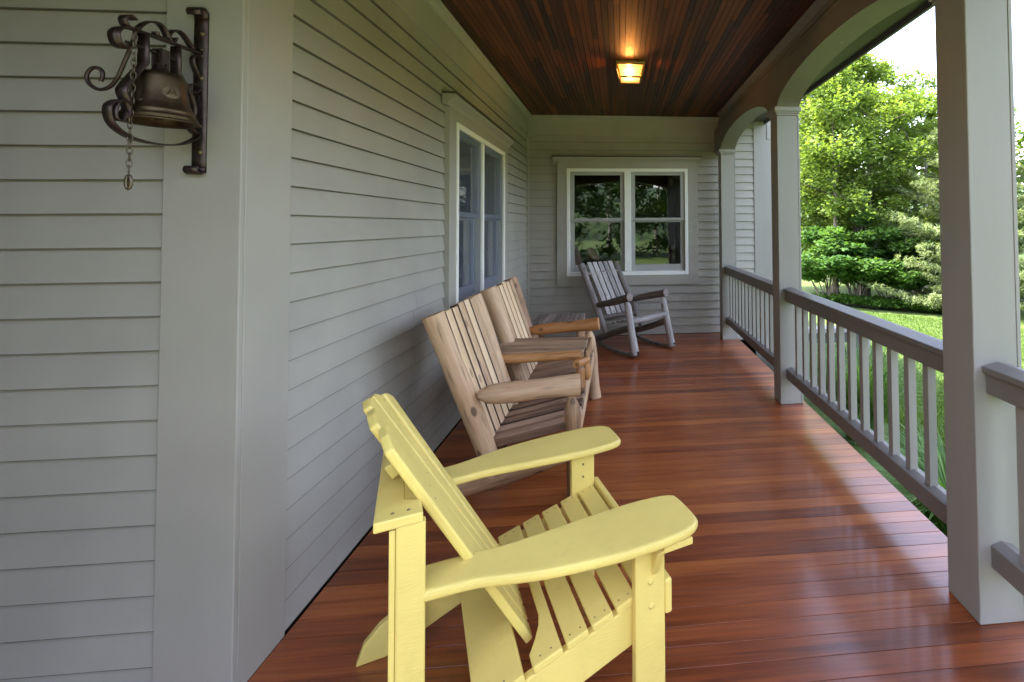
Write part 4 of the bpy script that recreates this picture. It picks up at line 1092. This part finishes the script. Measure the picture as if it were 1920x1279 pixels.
def pine(label, base, height, radius, ntuft, size, group=None, z0=0.3):
    bz = ground_z(base[0], base[1])-0.1
    t = thing('pine_tree', label, 'tree', (base[0], base[1], bz), 0, group)
    B = Vector((base[0], base[1], bz)); mb = MB()
    mb.tube([B+Vector((0, 0, height*q)) for q in np.linspace(0, 1, 10)], [0.16*(1-0.93*q) for q in np.linspace(0, 1, 10)], 8, wob=0.1)
    pts, dirs = [], []
    nwh = int(height/0.42)
    for k in range(nwh):
        q = z0/height+(1-z0/height)*k/nwh
        for j in range(6):
            an = j*1.047+k*0.7+random.uniform(-.45, .45)
            ln = radius*(1-q)**0.75*random.uniform(0.55, 1.18)+0.12
            o = B+Vector((0, 0, q*height+random.uniform(-.24, .24))); d = Vector((math.cos(an), math.sin(an), 0))
            pl_ = [o+d*ln*s+Vector((0, 0, ln*(0.10*s+0.22*s*s-0.20*s*(1-s))*(0.4+q))) for s in (0, 0.35, 0.7, 1)]
            mb.tube(pl_, [0.028*(1-q)+0.006, 0.02*(1-q)+0.005, 0.012*(1-q)+0.004, 0.003], 5)
            m_ = int(ntuft/(nwh*6)*(0.4+ln/radius*1.2))
            for _ in range(m_):
                s = random.uniform(0.25, 1.03); i = min(2, int(s*3)); f_ = s*3-i
                p = pl_[i].lerp(pl_[min(3, i+1)], min(1, f_))
                sp = ln*0.30*(1.15-s*0.6)
                side = Vector((-d.y, d.x, 0))*random.uniform(-1, 1)*sp
                p = p+side+Vector((0, 0, random.uniform(-.05, .09)))
                dd = (d*1.0+side*(1.2/max(sp, .01))*0.6+Vector((0, 0, random.uniform(0.0, 0.5)))).normalized()
                pts.append(p); dirs.append(dd)
    mb.build('trunk', 'bark', t)
    pts = np.array([tuple(p) for p in pts]); dirs = np.array([tuple(d) for d in dirs])
    # every tuft is a spray of needle slivers
    rep = 9
    P_ = np.repeat(pts, rep, 0); D_ = np.repeat(dirs, rep, 0)
    D_ = D_+rng.normal(size=D_.shape)*0.42; D_ /= np.linalg.norm(D_, axis=1)[:, None]
    tone = np.repeat(rng.random(len(pts))*0.7+0.15, rep)
    leaf_mesh('crown', 'pine', P_+D_*size*0.45, size, 0.2, 0.12, tone, t, elong=D_, jitter=0.05)
    return t

def shrub(label, c, r, h, nleaf, size, mat='shrub', group=None, name='understory_shrub'):
    bz = ground_z(c[0], c[1])
    t = thing(name, label, 'shrub', (c[0], c[1], bz), 0, group)
    mb = MB(); ends, rads = [], []
    for k in range(16):
        an = k*2.4; q = math.sqrt((k+0.5)/16)
        e = Vector((c[0]+math.cos(an)*r*q, c[1]+math.sin(an)*r*q, bz+h*random.uniform(0.45, 1.0)*(1-0.35*q)))
        s_ = Vector((c[0]+random.uniform(-.2, .2), c[1]+random.uniform(-.2, .2), bz-0.05))
        mb.tube([s_, s_.lerp(e, 0.5)+Vector((0, 0, h*0.12)), e], [0.025, 0.016, 0.004], 5)
        ends += [e, s_.lerp(e, 0.62)+Vector((0, 0, h*0.08))]; rads += [0.36*r*random.uniform(.7, 1.2), 0.3*r]
    mb.build('stem', 'bark', t)
    p, idx = clump(ends, rads, nleaf, 0.45)
    leaf_mesh('foliage', mat, p, size, 0.9, 0.55, rng.random(len(ends))[idx]*0.5+0.25, t)

g1 = 'trees at the edge of the lawn'
broadleaf('tall leafy maple with a dark forked trunk, centre of the view beyond the railing', (9.9, 18.9), 10.6, 3.7, 1.5, 62000, 0.14, trunk_r=0.26, nb=44, multi=2, clump_r=0.8, group=g1)
broadleaf('slender straight-trunked tree left of the forked maple', (7.95, 17.3), 9.6, 2.1, 3.2, 17000, 0.13, bark='bark', trunk_r=0.12, nb=26, clump_r=0.75, group=g1)
broadleaf('leafy tree half hidden by the middle column', (7.5, 20.6), 10.6, 3.0, 1.4, 26000, 0.15, trunk_r=0.16, nb=30, clump_r=0.85, group=g1)
broadleaf('thinner tree right of the forked maple, its crown just under the open sky', (13.2, 20.6), 9.4, 3.0, 1.4, 26000, 0.15, trunk_r=0.16, nb=30, clump_r=0.8, group=g1)
pine('pale green white pine beside the near column', (11.3, 15.0), 6.9, 2.9, 6500, 0.19, g1)
pine('taller pine showing at the right edge of the photo', (14.6, 13.6), 8.2, 3.2, 5600, 0.21, g1)
for (x, y, r, h, n, lab) in ((7.35, 16.7, 1.5, 3.0, 8000, 'dark green arching shrub under the trees, left end beside the middle column'),
                             (8.4, 16.6, 1.6, 3.5, 10000, 'tall dark green sapling shrub left of the maple trunk'),
                             (9.5, 16.3, 1.4, 2.5, 7500, 'dark green drooping shrub in front of the maple trunk'),
                             (10.4, 17.2, 1.6, 3.6, 9000, 'bushy dark green sapling between the maple and the pine')):
    shrub(lab, (x, y), r, h, n, 0.18, 'shrub', 'shrubs under the trees')
# ferns along the lawn edge: nobody could count them
pts, el = [], []
for i in range(900):
    q = random.random(); x = 7.3+q*4.2+random.gauss(0, .15); y = 16.4-q*2.6+abs(random.gauss(0, 0.55))
    z = ground_z(x, y)
    for j in range(9):
        an = random.uniform(0, 6.28); d = Vector((math.cos(an), math.sin(an), random.uniform(0.3, 1.1))).normalized()
        for s_ in (0.12, 0.24, 0.34):
            pts.append((x+d.x*s_, y+d.y*s_, z+0.05+d.z*s_-0.25*s_*s_)); el.append(tuple(d))
tag(leaf_mesh('fern_bed', 'fern', np.array(pts), 0.16, 0.4, 0.35, None, None, np.array(el), 0.3), 'low fern bed growing along the lawn edge under the trees', 'ferns', kind='stuff')
# far woods that close the view, and the woods seen only as reflections
def woods_mass(a0, a1, r0, r1, hb, n, leaves, size, rr_, label):
    C_, R_ = [], []
    for i in range(n):
        an = random.uniform(R(a0), R(a1)); rr = random.uniform(r0, r1); x, y = math.cos(an)*rr+2, math.sin(an)*rr
        if y > 5 and x < 3: continue
        hh = hb+1.5*math.sin(an*9)+random.uniform(-.8, .8)
        C_.append((x, y, ground_z(x, y)+random.random()**0.8*hh)); R_.append(random.uniform(*rr_))
    p, idx = clump(C_, R_, leaves, 0.7)
    tag(leaf_mesh('woodland', 'woods', p, size, 0.5, 0.7, rng.random(len(C_))[idx]*0.6+0.2), label, 'woods', kind='stuff')
woods_mass(-78, 72, 24, 31, 7.6, 760, 70000, 0.36, (0.9, 1.7), 'continuous leafy woodland beyond the nearer trees')
woods_mass(-178, -78, 17, 24, 9.0, 620, 90000, 0.24, (0.6, 1.2), 'leafy woodland facing the front of the porch')
mb = MB()
for i in range(70):
    an = random.uniform(R(-165), R(70)); rr = random.uniform(22, 28); x, y = math.cos(an)*rr+2, math.sin(an)*rr
    z = ground_z(x, y); mb.tube([(x, y, z-.2), (x+random.uniform(-.3, .3), y, z+3), (x+random.uniform(-.6, .6), y, z+6.5)], [0.16, 0.12, 0.05], 6)
tag(mb.build('woodland_trunks', 'palebark'), 'pale trunks standing among the far woodland', 'woods', kind='stuff')

# low wooded hills round the place
vs, fs = [], []; na = 96
for i in range(na):
    a = 2*math.pi*i/na
    for rr, hh in ((48, -6), (60, 2.2), (78, 6.0), (100, 8.5), (118, 3), (130, -8)):
        f_ = 1+0.25*math.sin(a*3+1)+0.15*math.sin(a*7)
        vs.append((rr*math.cos(a), rr*math.sin(a), hh*f_ if hh > 0 else hh))
for i in range(na):
    for k_ in range(5):
        fs.append((i*6+k_, ((i+1) % na)*6+k_, ((i+1) % na)*6+k_+1, i*6+k_+1))
mb = MB(); mb.add(vs, fs, smooth=True)
m, nt, N, L, P = new_mat('wooded hillside')
tc = N.new('ShaderNodeTexCoord'); nz = N.new('ShaderNodeTexNoise'); nz.inputs['Scale'].default_value = 0.6; nz.inputs['Detail'].default_value = 8
L.new(tc.outputs['Object'], nz.inputs['Vector']); rp = ramp(nt, [(0.35, (0.012, 0.03, 0.008)), (0.7, (0.06, 0.11, 0.022))])
L.new(nz.outputs['Fac'], rp.inputs[0]); L.new(rp.outputs[0], P.inputs['Base Color']); P.inputs['Roughness'].default_value = 0.9
bp = N.new('ShaderNodeBump'); bp.inputs['Distance'].default_value = 1.0; L.new(nz.outputs['Fac'], bp.inputs['Height']); L.new(bp.outputs[0], P.inputs['Normal'])
struct(mb.build('hills', m))

# ornamental grass by the railing
def tussock(label, c, r, h, n):
    z = ground_z(c[0], c[1]); vs, fs, rn = [], [], []
    t0 = 0
    for i in range(n):
        an = random.uniform(0, 6.28); q = random.random()
        b = Vector((c[0]+math.cos(an)*0.16*q, c[1]+math.sin(an)*0.16*q, z-0.02))
        an2 = an+random.uniform(-.5, .5); out = r*random.uniform(0.35, 1.0); hh = h*random.uniform(0.6, 1.05)
        sd_ = Vector((-math.sin(an2), math.cos(an2), 0)); wv = random.uniform(0.004, 0.008)
        o = len(vs)
        for k_ in range(6):
            s_ = k_/5
            p = b+Vector((math.cos(an2)*out*s_**1.8, math.sin(an2)*out*s_**1.8, hh*(s_*1.55-0.62*s_**2.6)))
            ww = wv*(1-s_)**0.5+0.0008
            vs += [p-sd_*ww, p+sd_*ww]
        fs += [(o+2*k_, o+2*k_+1, o+2*k_+3, o+2*k_+2) for k_ in range(5)]; rn += [random.random()]*5
    me = MB(); me.v = [tuple(v) for v in vs]; me.f = fs; me.gr = me.v; me.rn = rn; me.sm = [True]*len(fs)
    tag(me.build('ornamental_grass', 'reed'), label, 'plant', 'ornamental grass clumps below the railing')
tussock('tall arching ornamental grass clump behind the middle balusters', (2.45, 4.75), 0.75, 0.95, 900)
tussock('smaller ornamental grass clump nearer the near column', (2.25, 3.15), 0.65, 0.62, 700)
tussock('ornamental grass clump farther along, below the garden rail', (2.6, 5.9), 0.6, 0.8, 500)

# mown grass blades over the lawn seen through the balusters
n = 90000
d_ = 2.0+13*rng.random(n)**1.4
ang = rng.uniform(R(24), R(66), n)
gx = 1.0+np.cos(ang)*d_; gy = np.sin(ang)*d_+0.8
keep = gx > 1.65; gx, gy = gx[keep], gy[keep]
gz = np.array([ground_z(a, b)+(0.05*math.sin(a*0.7+b*0.3)+0.04*math.sin(b*0.9-a*0.4))*min(1, max(0, a-2.5)/3) for a, b in zip(gx, gy)])
P_ = np.stack([gx, gy, gz+0.03], 1)
E_ = np.tile(np.array([0, 0, 1.0]), (len(P_), 1))
hl = np.stack([rng.normal(size=len(P_)), rng.normal(size=len(P_)), np.abs(rng.normal(size=len(P_)))*0.4+0.9], 1)
ob = leaf_mesh('lawn_grass', 'blade', P_, 0.085, -0.6, 0.14, None, None, hl, 0.2)
tag(ob, 'short mown grass on the lawn beyond the railing', 'grass', kind='stuff')

# garden handrail beyond the porch
gr_ = thing('garden_handrail', 'dark wooden handrail with post, brace and pale cap standing on the lawn', 'handrail', (3.0, 6.0, -0.75))
def gp(name, mat, f, bevel=0.004):
    mb = MB(); f(mb); mb.build(name, mat, gr_, bevel=bevel)
gp('post', 'darkwood', lambda mb: mb.box((2.985, 5.95, -0.9), (3.085, 6.05, 0.075), 2))
gp('post', 'darkwood', lambda mb: mb.box((2.03, 5.95, -0.9), (2.13, 6.05, 0.075), 2))
gp('post', 'palewood', lambda mb: mb.box((3.165, 6.03, -0.95), (3.225, 6.09, 0.02), 2))
gp('rail', 'darkwood', lambda mb: mb.box((2.131, 5.97, -0.06), (2.984, 6.03, 0.070), 0))
gp('cap', 'palewood', lambda mb: mb.box((1.98, 5.92, 0.076), (3.12, 6.08, 0.135), 0))
gp('cap', 'palewood', lambda mb: mb.box((3.13, 5.96, 0.021), (3.27, 6.12, 0.11), 0))
gp('brace', 'darkwood', lambda mb: mb.obox((2.80, 6.0, -0.065), (2.99, 6.0, -0.42), 0.04, 0.045))

for o in bpy.data.objects:
    if '_world' in o: del o['_world']
